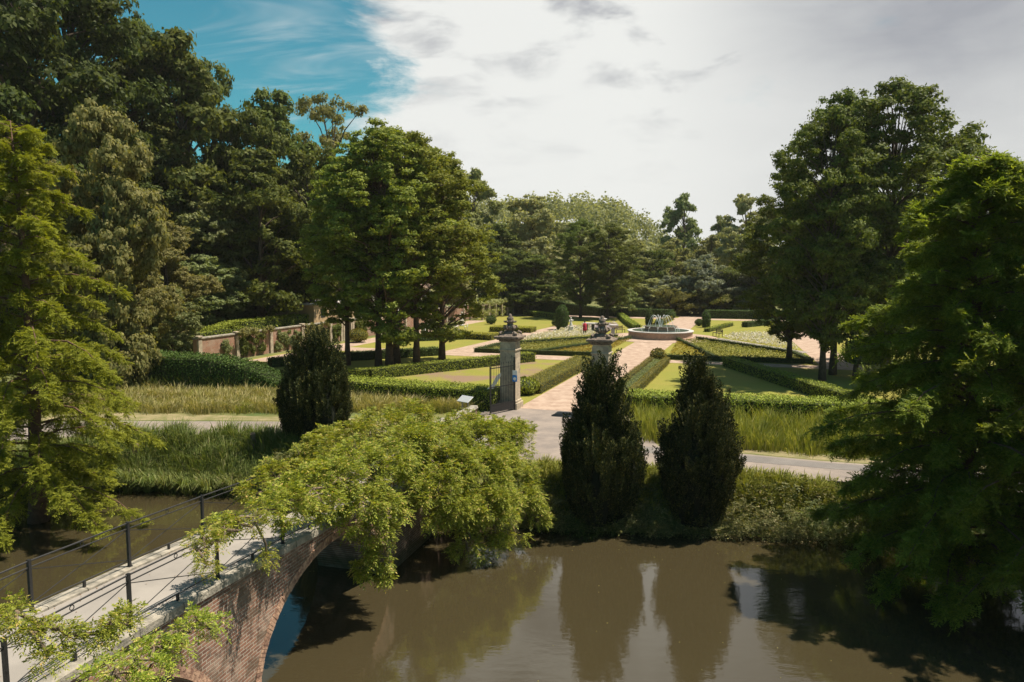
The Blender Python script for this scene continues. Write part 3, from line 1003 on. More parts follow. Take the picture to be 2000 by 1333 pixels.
def carpet(name, poly, z, hgt, mat, dens, ls, seed, label, up=0.6, cat='plants', z0=None):
    """planting of countless small plants in a bed"""
    rng = np.random.default_rng(seed)
    P2 = np.array([gw(*p) for p in poly])
    mn = P2.min(0)
    mx = P2.max(0)
    n = int(dens * np.prod(mx - mn))
    q = mn + rng.random((n, 2)) * (mx - mn)
    ins = np.zeros(n, bool)
    j = len(P2) - 1
    for i in range(len(P2)):
        xi, yi = P2[i]
        xj, yj = P2[j]
        c = ((yi > q[:, 1]) != (yj > q[:, 1])) & (q[:, 0] < (xj - xi) * (q[:, 1] - yi) / (yj - yi + 1e-12) + xi)
        ins ^= c
        j = i
    q = q[ins]
    n = len(q)
    zz_ = z + rng.random(n) * hgt * (0.6 + 0.4 * np.sin(q[:, 0] * 3) * np.cos(q[:, 1] * 2.3))
    P_ = np.column_stack([q, zz_])
    nm_ = nz(rng.normal(size=(n, 3)) * 0.5 + np.array([0, 0, up]))
    dr = np.cross(nm_, rdir(rng, n))
    o = qmesh(name, [(leafq(P_, dr, nm_, ls * rng.uniform(0.6, 1.4, n), ls * rng.uniform(0.5, 0.9, n)), 0)], [M[mat]])
    return tag(o, label, cat, None, 'stuff')


carpet('bed_planting', [(28.4, 3.2), (46.4, 2.3), (29.6, 7.6)], 0.05, 0.2, 'f_goldbed', 60, 0.14, 31, 'golden planting in the path side triangle of the right parterre')
carpet('bed_planting', [(47.5, 3.0), (29.6, 8.2), (29.4, 16.0), (36, 14.4), (48, 4.3)], 0.05, 0.35, 'f_bed', 50, 0.16, 32, 'grey green planting in the outer part of the right parterre')
carpet('bed_planting', [(28.3, -3.4), (46.6, -3.4), (29.4, -9.6)], 0.05, 0.2, 'f_goldbed', 60, 0.14, 33, 'golden planting in the path side triangle of the left parterre')
carpet('bed_planting', [(47.6, -4.3), (29.3, -10.2), (28.2, -16.0), (34.5, -15.4), (48, -5.6)], 0.05, 0.35, 'f_bed', 50, 0.16, 34, 'grey green planting in the outer part of the left parterre')
carpet('white_flower_bed', [(39.0, -16.4), (51.0, -8.2), (55, -8.5), (62, -13.6), (45, -15.6)], 0.1, 0.5, 'f_white', 60, 0.20, 35, 'bed of white flowers left of the fountain')
carpet('lilac_flower_bed', [(55, -8.6), (61, -7.6), (68, -9.5), (64, -14.0)], 0.1, 0.6, 'f_purple', 45, 0.20, 36, 'bed of pale lilac flowers behind the white ones')
carpet('white_flower_bed', [(40.5, 15.6), (52.0, 7.2), (58, 8), (60, 14.0)], 0.1, 0.4, 'f_white', 45, 0.20, 37, 'bed of white flowers right of the fountain')


# ------------------------------------------------------------------ topiary
def topiary(kind, s, w, height, rad, label, seed=1, leaf='l_hedged', name=None, cat='topiary', z0=0.0, world=None):
    rng = np.random.default_rng(seed)
    x, y = world if world else gw(s, w)
    n = int(90 * (2 * math.pi * rad * height + 2))
    u = rng.random(n)
    a = rng.random(n) * 6.283
    if kind == 'ball':
        th = np.arccos(1 - 1.8 * u)
        r = rad * np.sin(th)
        z = height / 2 + height / 2 * np.cos(th)
    elif kind == 'cube':
        r = rad * (1 / np.maximum(np.abs(np.cos(a)), np.abs(np.sin(a)))) * 0.95
        z = u * height
        topm = rng.random(n) < 0.35
        r = np.where(topm, r * np.sqrt(rng.random(n)), r)
        z = np.where(topm, height, z)
    else:   # column with rounded top
        z = u * height
        t = z / height
        r = rad * (0.72 + 0.28 * np.sin(np.pi * np.clip(t * 0.9 + 0.1, 0, 1))) * np.sqrt(np.clip(1 - np.clip((t - 0.72) / 0.28, 0, 1) ** 2.4, 0.02, 1))
    rr = r * rng.uniform(0.9, 1.05, n)
    P_ = np.column_stack([x + rr * np.cos(a), y + rr * np.sin(a), z + z0 + tz(x, y)])
    nr = nz(np.column_stack([np.cos(a), np.sin(a), (z / height - 0.5)]))
    nm_ = nz(nr + rng.normal(size=(n, 3)) * 0.45)
    dr = np.cross(nm_, rdir(rng, n)) + np.array([0, 0, 0.4])
    LV = leafq(P_, dr, nm_, 0.16 * rng.uniform(0.6, 1.3, n), 0.11)
    mb = []
    K = 12
    Lr = 8
    for i in range(Lr):
        for k in range(K):
            def pt(i_, k_):
                t = i_ / Lr
                q = 6.283 * k_ / K
                if kind == 'ball':
                    r_ = rad * 0.88 * math.sin(math.pi * (0.04 + 0.94 * t))
                elif kind == 'cube':
                    r_ = rad * 0.9 / max(abs(math.cos(q)), abs(math.sin(q))) * (1 if t < 0.99 else 0.0)
                else:
                    r_ = rad * 0.86 * (0.72 + 0.28 * math.sin(math.pi * min(1, t * 0.9 + 0.1))) * math.sqrt(max(0.0, 1 - max(0, (t - 0.72) / 0.28) ** 2.4))
                return [x + r_ * math.cos(q), y + r_ * math.sin(q), t * height * 0.97 + z0 + tz(x, y)]
            mb.append([pt(i, k), pt(i, k + 1), pt(i + 1, k + 1), pt(i + 1, k)])
    o = qmesh(name or 'clipped_shrub', [(np.array(mb), 0), (LV, 1)], [M['hedgecore'], M[leaf]])
    return tag(o, label, cat)


topiary('column', 57.2, -15.0, 3.5, 0.95, 'large dark clipped yew column beside the white flower bed', 41, name='topiary_column')
topiary('column', 68.0, -4.4, 2.4, 0.6, 'slim dark topiary column left of the path behind the fountain', 42, name='topiary_column')
topiary('column', 67.9, 3.9, 2.4, 0.65, 'slim topiary column right of the path behind the fountain', 43, name='topiary_column')
topiary('ball', 70.5, 2.7, 1.0, 0.65, 'small clipped ball beside the right topiary column', 44, name='topiary_ball')
topiary('ball', 83.0, -3.1, 1.5, 0.9, 'clipped dome ending the golden hedge behind the fountain', 45, name='topiary_ball')
topiary('ball', 25.6, 2.8, 1.25, 0.75, 'clipped ball ending the lavender strip where the paths cross', 46, leaf='l_box', name='topiary_ball')
topiary('ball', 5.0, -3.6, 1.15, 1.05, 'rounded bush ending the left path hedge just inside the gate', 47, leaf='l_hedge', name='topiary_ball')
topiary('ball', 63.5, -28.0, 1.3, 0.8, 'clipped ball by the rose pergola, far left', 48, name='topiary_ball')
topiary('ball', 32.5, -33.0, 1.6, 1.15, 'clipped dome beside the doorway in the brick wall', 49, leaf='l_box', name='topiary_ball')
topiary('ball', 63.0, -17.4, 1.1, 0.7, 'small dark clipped ball left of the large yew column', 50, name='topiary_ball')
topiary('ball', 66.0, -2.6, 1.3, 0.65, 'dark rounded shrub seen through the fountain jets', 51, name='topiary_ball')

# box-headed clipped tree on two stout stems (right)
bxy = at(1683, 742)
bt = thing('box_headed_tree', 'dark box-shaped clipped tree on two stout stems behind the near right tree', 'tree', (bxy[0], bxy[1], 0))
for dx in (-0.55, 0.45):
    mb = MB()
    mb.tube([(dx, 0, -0.2), (dx * 0.9, 0.05, 0.9), (dx * 0.7, 0, 1.9)], [0.24, 0.19, 0.16], 8)
    mb.build('trunk', M['bark'], bt, True)
cw = topiary('cube', 0, 0, 1.9, 1.25, None, 52, name='crown', world=(0.0, 60.0), cat=None)
cw.location = (0, -60.0, 1.35)
cw.parent = bt


# ------------------------------------------------------------------ gate pillars, gate, signs
def pillar(name, s, w, label, shade):
    x, y = gw(s, w)
    r = thing(name, label, 'gate pillar', (x, y, 0), -GA)
    mb = MB()
    mb.bevbox(-0.66, 0.66, -0.66, 0.66, -0.1, 0.42, 0.03)
    mb.bevbox(-0.58, 0.58, -0.58, 0.58, 0.42, 0.56, 0.03)
    mb.build('plinth', M['stone'], r)
    mb = MB()
    z = 0.56
    k = 0
    while z < 3.64:      # courses of ashlar
        h = 0.44
        mb.bevbox(-0.5, 0.5, -0.5, 0.5, z + 0.003, z + h - 0.003, 0.012)
        z += h
        k += 1
    mb.box(-0.488, 0.488, -0.488, 0.488, 0.5, 3.62)
    mb.bevbox(-0.56, 0.56, -0.56, 0.56, 3.64, 3.76, 0.03)
    mb.bevbox(-0.47, 0.47, -0.47, 0.47, 3.76, 4.22, 0.01)
    mb.build('shaft', M['stone'], r)
    mb = MB()
    mb.bevbox(-0.56, 0.56, -0.56, 0.56, 4.22, 4.32, 0.03)
    mb.bevbox(-0.68, 0.68, -0.68, 0.68, 4.32, 4.42, 0.03)
    mb.bevbox(-0.80, 0.80, -0.80, 0.80, 4.42, 4.56, 0.03)
    mb.box(-0.66, 0.66, -0.66, 0.66, 4.56, 4.68, taper=0.16)
    mb.build('cap', M['darkstone'], r)
    fin = MB()
    fin.lathe([(0.40, 4.66), (0.42, 4.72), (0.40, 4.78), (0.22, 4.84), (0.30, 4.92), (0.38, 5.02), (0.37, 5.14), (0.26, 5.22), (0.17, 5.27), (0.20, 5.33), (0.30, 5.40), (0.33, 5.47), (0.18, 5.52), (0.22, 5.60), (0.20, 5.68), (0.10, 5.76), (0.11, 5.84), (0.04, 5.92)], 14)
    for q in range(6):       # leafy scrolls round the urn
        a = q * math.pi / 3 + 0.3
        ca, sa = math.cos(a), math.sin(a)
        fin.tube([(0.30 * ca, 0.30 * sa, 4.95), (0.44 * ca, 0.44 * sa, 5.05), (0.40 * ca, 0.40 * sa, 5.18), (0.28 * ca, 0.28 * sa, 5.2)], [0.05, 0.06, 0.05, 0.02], 6)
        fin.tube([(0.26 * ca, 0.26 * sa, 5.38), (0.38 * ca, 0.38 * sa, 5.43), (0.36 * ca, 0.36 * sa, 5.52)], [0.04, 0.05, 0.02], 6)
    fin.build('urn_finial', M['darkstone'], r, True)
    for sx in (-1, 1):      # carved corner knots on the cap
        for sy in (-1, 1):
            kb = MB()
            kb.tube([(sx * 0.52, sy * 0.52, 4.60), (sx * 0.5, sy * 0.5, 4.72), (sx * 0.40, sy * 0.40, 4.80), (sx * 0.34, sy * 0.34, 4.74)], [0.11, 0.12, 0.08, 0.03], 7)
            kb.build('corner_carving', M['darkstone'], r, True)
    return r


p1 = pillar('gate_pillar', 0.0, -2.85, 'stone gate pillar with urn finial left of the entrance, iron gate leaf against it', 0)
p2 = pillar('gate_pillar', 0.0, 2.95, 'stone gate pillar with dark cap right of the entrance, behind the twin-topped yew', 0)


def gate_leaf(label, hinge, ang):
    x, y = hinge
    r = thing('iron_gate', label, 'gate', (x, y, 0.02), ang)
    L = 2.2
    for (xa, xb, h_) in ((0, 0.07, 3.3), (L - 0.06, L, 2.9)):
        mb = MB()
        mb.box(xa, xb, -0.035, 0.035, 0.0, h_)
        mb.build('gate_stile', M['iron'], r)
    for z in (0.12, 0.55, 1.6, 2.75):
        mb = MB()
        mb.box(0.07, L - 0.06, -0.02, 0.02, z, z + 0.05)
        mb.build('gate_rail', M['iron'], r)
    n = 14
    for i in range(n):
        mb = MB()
        xx = 0.07 + (L - 0.13) * (i + 0.5) / n
        hh_ = 2.95 + (0.35 if i % 4 == 1 else 0.0)
        mb.tube([(xx, 0, 0.08), (xx, 0, hh_)], 0.012, 5)
        mb.tube([(xx, 0, hh_), (xx, 0, hh_ + 0.05), (xx, 0, hh_ + 0.16)], [0.01, 0.028, 0.002], 5)
        mb.build('gate_bar', M['iron'], r)
    mb = MB()
    mb.box(0.10, L - 0.08, -0.006, 0.006, 0.16, 0.54)
    mb.build('kick_panel', M['iron'], r)
    return r


hp = gw(-0.62, -2.32)
gl = gate_leaf('black iron gate leaf swung open in front of the left pillar', hp, math.atan2(-GV[1] * -1, -GV[0]) + math.pi * 0 + R(28))
hp2 = gw(-0.62, 2.42)
gl2 = gate_leaf('black iron gate leaf swung open by the right pillar, mostly behind the yew', hp2, math.atan2(GV[1], GV[0]) - R(28))

# round blue sign with a white mark fixed by the left pillar
sx_, sy_ = gw(-0.78, -2.28)
sg = thing('blue_sign', 'small blue sign with a pale round mark beside the left gate pillar', 'sign', (sx_, sy_, 2.0), -GA)
mb = MB()
mb.bevbox(-0.15, 0.15, -0.02, 0.0, -0.2, 0.2, 0.008)
mb.build('sign_plate', M['blue'], sg)
mb = MB()
mb.lathe([(0.10, 0.0), (0.10, 0.006)], 20)
o = mb.build('white_mark', M['white'], sg)
o.rotation_euler = (math.pi / 2, 0, 0)
o.location = (0.0, -0.021, -0.02)
mb = MB()
mb.box(-0.15, 0.15, -0.015, 0.0, 0.22, 0.5)
mb.build('upper_plate', M['white'], sg)

# white banner flag tied to the gate
fx, fy = gw(-1.45, -3.25)
fl = thing('white_banner', 'folded white paper banner tied to the iron gate bars', 'banner', (fx, fy, 1.7), -GA)
mb = MB()
mb.add([(-0.62, 0, -0.35), (-0.25, -0.02, 0.0), (0.05, -0.05, 0.55), (0.32, -0.02, 0.72), (0.30, 0.03, 0.5), (0.05, 0.03, 0.1), (-0.2, 0.05, -0.3),
        (-0.62, 0.03, -0.35), (-0.25, 0.03, 0.0), (0.05, 0.0, 0.55), (0.32, 0.03, 0.72)],
       [(0, 1, 6), (1, 5, 6), (1, 2, 5), (2, 3, 4, 5), (0, 7, 8, 1), (1, 8, 9, 2), (2, 9, 10, 3)])
mb.build('paper_sheet', M['white'], fl)

# information lectern
lx, ly = at(908, 812, 0.25)
lc_ = thing('information_lectern', 'slanted steel information panel on two posts beside the bridge parapet', 'information panel', (lx, ly, 0.2), -R(35))
for dx in (-0.18, 0.22):
    mb = MB()
    mb.box(dx - 0.03, dx + 0.03, -0.03, 0.03, -0.3, 0.95)
    mb.build('post', M['steelpost'], lc_)
mb = MB()
mb.bevbox(-0.46, 0.46, -0.27, 0.27, -0.02, 0.02, 0.008)
o = mb.build('panel', M['metal'], lc_)
o.location = (0.02, 0, 1.02)
o.rotation_euler = (R(32), 0, R(-8))

# bollards by the road
for (px, py, lab) in ((495, 872, 'dark square timber bollard at the road edge, nearer the left yew'), (265, 872, 'dark square timber bollard at the road edge, nearer the yellow-green tree')):
    x, y = at(px, py)
    b_ = thing('timber_bollard', lab, 'bollard', (x, y, tz(x, y)), 0.3, 'bollards along the road')
    mb = MB()
    mb.bevbox(-0.13, 0.13, -0.13, 0.13, -0.3, 0.78, 0.02)
    mb.build('post', M['wood'], b_)
    mb = MB()
    mb.box(-0.12, 0.12, -0.12, 0.12, 0.782, 0.84, taper=0.05)
    mb.build('post_top', M['wood'], b_)

# ------------------------------------------------------------------ bridge
BA = math.atan2(0.276, 0.961)
br = thing('brick_arch_bridge', 'old brick arch bridge with pale deck and black railings crossing the river', 'bridge', (-9.89, 14.58, 0), -BA)
SP = 2.6


def zd(y):
    t = y / SP
    return float(np.interp(t, [-6, -1.5, 0, 1, 2, 3, 5, 7.5, 10], [1.35, 1.70, 1.69, 1.60, 1.47, 1.32, 0.92, 0.42, 0.03]))


X0, X1 = -0.16, 2.64
ARCH = [(-4.8, 2.3), (3.8, 11.3)]


def bot(y):
    for a, b in ARCH:
        if a < y < b:
            c = (a + b) / 2
            h = (b - a) / 2
            return WZ - 0.15 + (zd(c) - (0.55 if c > 0 else 0.85) - (WZ - 0.15)) * math.sqrt(max(0, 1 - ((y - c) / h) ** 2))
    return -3.3


ys_ = []
y = -17.0
for a, b in ((-17.0, -4.8), (-4.8, 2.3), (2.3, 3.8), (3.8, 11.3), (11.3, 25.0)):
    isa = (a, b) in ARCH
    n = 48 if isa else max(2, int((b - a) / 0.6))
    if isa:
        u = (a + b) / 2 - (b - a) / 2 * np.cos(np.linspace(0, math.pi, n))
        ys_.append(('arch', [float(v) for v in u]))
    else:
        ys_.append(('solid', list(np.linspace(a, b, n))))
mb = MB()
for kind, seq in ys_:
    for i in range(len(seq) - 1):
        ya, yb = seq[i], seq[i + 1]
        if kind == 'arch':
            e = 1e-5
            za = bot(ya + e if i == 0 else ya)
            zb = bot(yb - e if i == len(seq) - 2 else yb)
            if i == 0:
                za = WZ - 0.15
            if i == len(seq) - 2:
                zb = WZ - 0.15
        else:
            za = zb = -3.3
        ta, tb_ = zd(ya) - 0.06, zd(yb) - 0.06
        mb.add([(X1, ya, za), (X1, yb, zb), (X1, yb, tb_), (X1, ya, ta)], [(0, 1, 2, 3)])
        mb.add([(X0, ya, za), (X0, yb, zb), (X0, yb, tb_), (X0, ya, ta)], [(3, 2, 1, 0)])
        if kind == 'arch':
            mb.add([(X0, ya, za), (X0, yb, zb), (X1, yb, zb), (X1, ya, za)], [(0, 1, 2, 3)])
    if kind == 'solid':
        for yy in (seq[0], seq[-1]):
            top = WZ - 0.15 if (-16 < yy < 24) else zd(yy) - 0.06
            mb.add([(X0, yy, -3.3), (X1, yy, -3.3), (X1, yy, top), (X0, yy, top)], [(0, 1, 2, 3)])
mb.build('brick_body', M['brick'], br)
for a, b in ARCH:
    mb = MB()
    c = (a + b) / 2
    h = (b - a) / 2
    zc = WZ - 0.15
    rz_ = zd(c) - (0.55 if c > 0 else 0.85) - zc
    n = 104
    rngb = random.Random(5)
    for k in range(n):
        q0 = math.pi * (k + 0.06) / n
        q1 = math.pi * (k + 0.94) / n

        def pt(q, e):
            nx_, nz_ = math.cos(q) / h, math.sin(q) / rz_
            l = math.hypot(nx_, nz_)
            return (c - h * math.cos(q) - nx_ / l * e, zc + rz_ * math.sin(q) + nz_ / l * e)
        j = rngb.uniform(0.004, 0.018)
        for (r0, r1) in (((-0.012, 0.225),) if k % 2 else ((-0.012, 0.105), (0.115, 0.225))):
            A, B = pt(q0, r0), pt(q1, r0)
            D_, E_ = pt(q1, r1), pt(q0, r1)
            xa, xb = X1 - 0.05, X1 + 0.012 + j
            mb.add([(xa, A[0], A[1]), (xa, B[0], B[1]), (xa, D_[0], D_[1]), (xa, E_[0], E_[1]), (xb, A[0], A[1]), (xb, B[0], B[1]), (xb, D_[0], D_[1]), (xb, E_[0], E_[1])],
                   [(4, 5, 6, 7), (0, 1, 5, 4), (1, 2, 6, 5), (2, 3, 7, 6), (3, 0, 4, 7)])
    mb.build('arch_ring', M['vbrick'], br)
# deck
mb = MB()
yy = list(np.arange(-17, 25.01, 0.5))
for i in range(len(yy) - 1):
    a, b = yy[i], yy[i + 1]
    wa = X0 + 0.28
    wb = X1 - 0.28
    mb.add([(wa, a, zd(a)), (wb, a, zd(a)), (wb, b, zd(b)), (wa, b, zd(b))], [(0, 1, 2, 3)])
mb.build('deck', M['deck'], br)
# coping stones
rngc = random.Random(3)
for side in (0, 1):
    mb = MB()
    y = -17.0
    while y < 22.0:
        L = rngc.uniform(0.85, 1.25)
        z0, z1 = zd(y), zd(y + L)
        xa, xb = (X1 - 0.30, X1 + 0.07) if side else (X0 - 0.07, X0 + 0.30)
        j = rngc.uniform(-0.008, 0.012)
        g_ = 0.008
        v = []
        bb = 0.02
        for (yy_, zt) in ((y + g_, z0), (y + L - g_, z1)):
            v += [(xa + j, yy_, zt - 0.11), (xb + j, yy_, zt - 0.11), (xb + j, yy_, zt + 0.07 - bb), (xb + j - bb, yy_, zt + 0.07), (xa + j + bb, yy_, zt + 0.07), (xa + j, yy_, zt + 0.07 - bb)]
        mb.add(v, [(0, 1, 2, 3, 4, 5), (11, 10, 9, 8, 7, 6), (1, 0, 6, 7), (2, 1, 7, 8), (3, 2, 8, 9), (4, 3, 9, 10), (5, 4, 10, 11), (0, 5, 11, 6)])
        y += L
    mb.build('coping', M['coping'], br)

# railings
for side in (0, 1):
    xr = (0.02, 2.50)[side]
    t0, t1 = -5, 7 if side else 7
    rail = MB()
    HR = 1.08
    for t in range(t0, t1):
        ya, yb = t * SP, (t + 1) * SP
        za, zb = zd(ya) + 0.05, zd(yb) + 0.05
        rail.tube([(xr, ya, za + HR), (xr, yb, zb + HR)], 0.020, 6)
        rail.tube([(xr, ya, za + HR - 0.13), (xr, yb, zb + HR - 0.13)], 0.016, 6)
        rail.tube([(xr, ya, za + 0.17), (xr, yb, zb + 0.17)], 0.016, 6)
    ro = rail.build('railing', M['iron'], br)
    for t in range(t0, t1 + 1):
        ya = t * SP
        za = zd(ya) + 0.05
        mb = MB()
        mb.box(xr - 0.032, xr + 0.032, ya - 0.032, ya + 0.032, za - 0.02, za + HR + 0.035)
        mb.box(xr - 0.05, xr + 0.05, ya - 0.05, ya + 0.05, za + 0.015, za + 0.035)
        mb.build('post', M['iron'], ro)
    for t in range(t0, t1):
        ya, yb = t * SP, (t + 1) * SP
        za, zb = zd(ya) + 0.05, zd(yb) + 0.05
        mb = MB()
        mb.tube([(xr + 0.012, ya, za + HR - 0.16), (xr + 0.012, yb, zb + 0.18)], 0.010, 5)
        mb.build('brace', M['iron'], ro)
        mb = MB()
        mb.tube([(xr - 0.012, ya, za + 0.18), (xr - 0.012, yb, zb + HR - 0.16)], 0.010, 5)
        mb.build('brace', M['iron'], ro)
        ym = (ya + yb) / 2
        zm = zd(ym) + 0.05
        mb = MB()
        cpts = [(xr, ym + 0.045 * math.cos(q * math.pi / 6), (za + zb) / 2 + HR - 0.065 + 0.045 * math.sin(q * math.pi / 6)) for q in range(13)]
        mb.tube(cpts, 0.009, 5, cap=False)
        mb.build('ring', M['iron'], ro)
        mb = MB()
        mb.box(xr - 0.025, xr + 0.025, ym - 0.025, ym + 0.025, zm - 0.01, zm + 0.17)
        mb.build('stub', M['iron'], ro)

# leaf litter blown against the kerbs of the deck
rl = np.random.default_rng(160)
nl_ = 520
ly_ = rl.uniform(-6, 18, nl_)
lx_ = np.where(rl.random(nl_) < 0.6, 2.34 - np.abs(rl.normal(size=nl_)) * 0.14, np.where(rl.random(nl_) < 0.5, 0.16 + np.abs(rl.normal(size=nl_)) * 0.12, rl.uniform(0.2, 2.3, nl_)))
lz_ = np.array([zd(v) for v in ly_]) + 0.012
ca_, sa_ = math.cos(-BA), math.sin(-BA)
lp = np.column_stack([-9.89 + lx_ * ca_ - ly_ * sa_, 14.58 + lx_ * sa_ + ly_ * ca_, lz_])
la = rl.random(nl_) * 6.283
tag(qmesh('fallen_leaves', [(leafq(lp, np.column_stack([np.cos(la), np.sin(la), rl.uniform(-0.02, 0.25, nl_)]), np.tile([0.0, 0, 1.0], (nl_, 1)), rl.uniform(0.03, 0.07, nl_), rl.uniform(0.015, 0.035, nl_)), 0)], [M['g_brown']]),
    'dry fallen leaves gathered along the kerbs of the bridge deck', 'leaves', None, 'stuff')

# low parapet wall beyond the railing, towards the gate
pw = thing('parapet_wall', 'low weathered brick parapet with stone top leading from the bridge to the gate', 'wall', (-9.89, 14.58, 0), -BA)
mb = MB()
ca = MB()
for i in range(11):
    a, b = 19.0 + i * 0.8, 19.0 + (i + 1) * 0.8
    za, zb = zd(a), zd(b)
    mb.add([(-0.1, a, -0.3), (0.25, a, -0.3), (0.25, b, -0.3), (-0.1, b, -0.3), (-0.1, a, za + 0.85), (0.25, a, za + 0.85), (0.25, b, zb + 0.85), (-0.1, b, zb + 0.85)],
           [(0, 1, 5, 4), (1, 2, 6, 5), (2, 3, 7, 6), (3, 0, 4, 7), (4, 5, 6, 7)])
    ca.add([(-0.17, a + 0.01, za + 0.853), (0.32, a + 0.01, za + 0.853), (0.32, b, zb + 0.853), (-0.17, b, zb + 0.853), (-0.12, a + 0.01, za + 0.98), (0.27, a + 0.01, za + 0.98), (0.27, b, zb + 0.98), (-0.12, b, zb + 0.98)],
           [(0, 1, 5, 4), (1, 2, 6, 5), (2, 3, 7, 6), (3, 0, 4, 7), (4, 5, 6, 7), (3, 2, 1, 0)])
mb.build('wall_body', M['brick'], pw)
ca.build('wall_coping', M['coping'], pw)


# ------------------------------------------------------------------ climbing wisteria
def sprigs(rng, pos, nor, size, nl=9, wid=0.20, droop=0.5):
    """pinnate leaves: one stalk with paired leaflets, arching out and down"""
    n = len(pos)
    d0 = nz(nor * 0.8 + rng.normal(size=(n, 3)) * 0.55 + np.array([0, 0, 0.25]))
    sz = size * rng.uniform(0.6, 1.3, (n, 1))
    out_ = []
    side = nz(np.cross(d0, np.array([0, 0, 1.0]) + rng.normal(size=(n, 3)) * 0.15))
    upv = nz(np.cross(side, d0))
    half = (nl - 1) // 2
    for k in range(half):
        f = (k + 0.8) / (half + 0.3)
        c = pos + d0 * sz * f + np.array([0, 0, -1.0]) * sz * droop * f * f
        for sg_ in (-1, 1):
            dd = nz(side * sg_ + d0 * 0.55 + np.array([0, 0, -0.35]) + rng.normal(size=(n, 3)) * 0.15)
            ll = sz[:, 0] * 0.42 * (1.1 - 0.4 * abs(f - 0.5)) * rng.uniform(0.8, 1.2, n)
            out_.append(leafq(c, dd, nz(upv + rng.normal(size=(n, 3)) * 0.2), ll, ll * wid / 0.55))
    c = pos + d0 * sz + np.array([0, 0, -1.0]) * sz * droop
    ll = sz[:, 0] * 0.42
    out_.append(leafq(c, nz(d0 + np.array([0, 0, -0.6])), upv, ll, ll * 0.5))
    return np.concatenate(out_)


def climber(name, lumps, label, seed, dens=112, size=0.26, mat='l_wis', stems=None, flat=0.8, cat='climbing plant', nl=9, group=None, fuzz=0.25, wood=True):
    rng = np.random.default_rng(seed)
    cs = [atD(px, py, D - (0.5 if name == 'wisteria' else 0)) for (px, py, D, r) in lumps]
    rs = [r for (_, _, _, r) in lumps]
    PP, NN = [], []
    for i, c in enumerate(cs):
        r = rs[i]
        # each mound carries smaller tufts so the surface is uneven
        nt_ = max(4, int(r * r * 26))
        td = rdir(rng, nt_)
        td[:, 2] = td[:, 2] * 0.8 + 0.1
        tp = c + td * r * np.array([1, 1, flat]) * rng.uniform(0.7, 1.05, (nt_, 1))
        for q in range(nt_):
            tr_ = rng.uniform(0.16, 0.34) * (0.6 + 0.5 * min(r, 1.2))
            m = int(dens * tr_ * tr_ * 9) + 4
            d_ = rdir(rng, m)
            p = tp[q] + d_ * tr_ * rng.uniform(0.4, 1.1, (m, 1))
            PP.append(p)
            NN.append(nz(d_ * 0.6 + td[q] * 0.7))
    P_ = np.concatenate(PP)
    N_ = np.concatenate(NN)
    keep = np.ones(len(P_), bool)
    for i, c in enumerate(cs):
        dist = np.linalg.norm((P_ - c) / np.array([1, 1, flat]), axis=1)
        keep &= dist > rs[i] * 0.62
    keep &= P_[:, 2] > WZ + 0.05
    P_, N_ = P_[keep], N_[keep]
    root = thing(name, label, cat, tuple(cs[0]), 0, group)
    o = qmesh('foliage', [(sprigs(rng, P_ - cs[0], N_, size * 0.74, nl), 0)], [M[mat]], root)
    if wood:
        mb = MB()
        for i, c in enumerate(cs):
            if i:
                j = int(np.argmin([np.linalg.norm(c - cs[k]) for k in range(i)]))
                a = Vector(cs[j] - cs[0])
                b = Vector(c - cs[0])
                mid = a.lerp(b, 0.5) + Vector((0.1, 0.05, -0.12))
                mb.tube([a, mid, b], [0.035, 0.03, 0.018], 6, cap=False)
                for e in range(4):
                    v = Vector(rdir(rng, 1)[0]) * rs[i] * 0.95
                    mb.tube([b, b + v * 0.5 + Vector((0, 0, 0.05)), b + v], [0.014, 0.01, 0.004], 4, cap=False)
        if mb.v:
            mb.build('stems', M['wood'], root, True)
    return root


climber('wisteria', [(500, 965, 21.6, 0.45), (540, 935, 22.8, 0.6), (590, 905, 24.2, 0.7), (640, 875, 25.6, 0.75), (690, 850, 27.2, 0.85), (745, 838, 28.8, 0.9), (800, 822, 30.4, 0.9), (600, 925, 23.4, 0.5), (680, 888, 25.8, 0.6)],
        'wisteria mass smothering the far railing of the bridge', 61)
climber('wisteria', [(470, 1010, 17.3, 0.28), (520, 995, 18.0, 0.35), (560, 980, 18.8, 0.45), (610, 955, 19.8, 0.6), (660, 935, 20.8, 0.7), (710, 925, 21.8, 0.8), (750, 905, 23.0, 0.85), (700, 980, 21.0, 0.55), (735, 985, 21.6, 0.6), (770, 950, 22.6, 0.6), (700, 890, 23.0, 0.6), (640, 985, 19.9, 0.4), (765, 1000, 22.2, 0.55), (690, 1015, 20.9, 0.4), (722, 1040, 21.4, 0.45), (752, 1045, 21.8, 0.42), (560, 1005, 18.6, 0.25), (610, 1000, 19.4, 0.3), (705, 1078, 21.3, 0.26), (745, 1088, 21.7, 0.28), (752, 1125, 21.7, 0.15), (705, 1112, 21.4, 0.13), (430, 1022, 16.6, 0.2)],
        'wisteria draped over the near railing with strands hanging in front of the arch', 62)
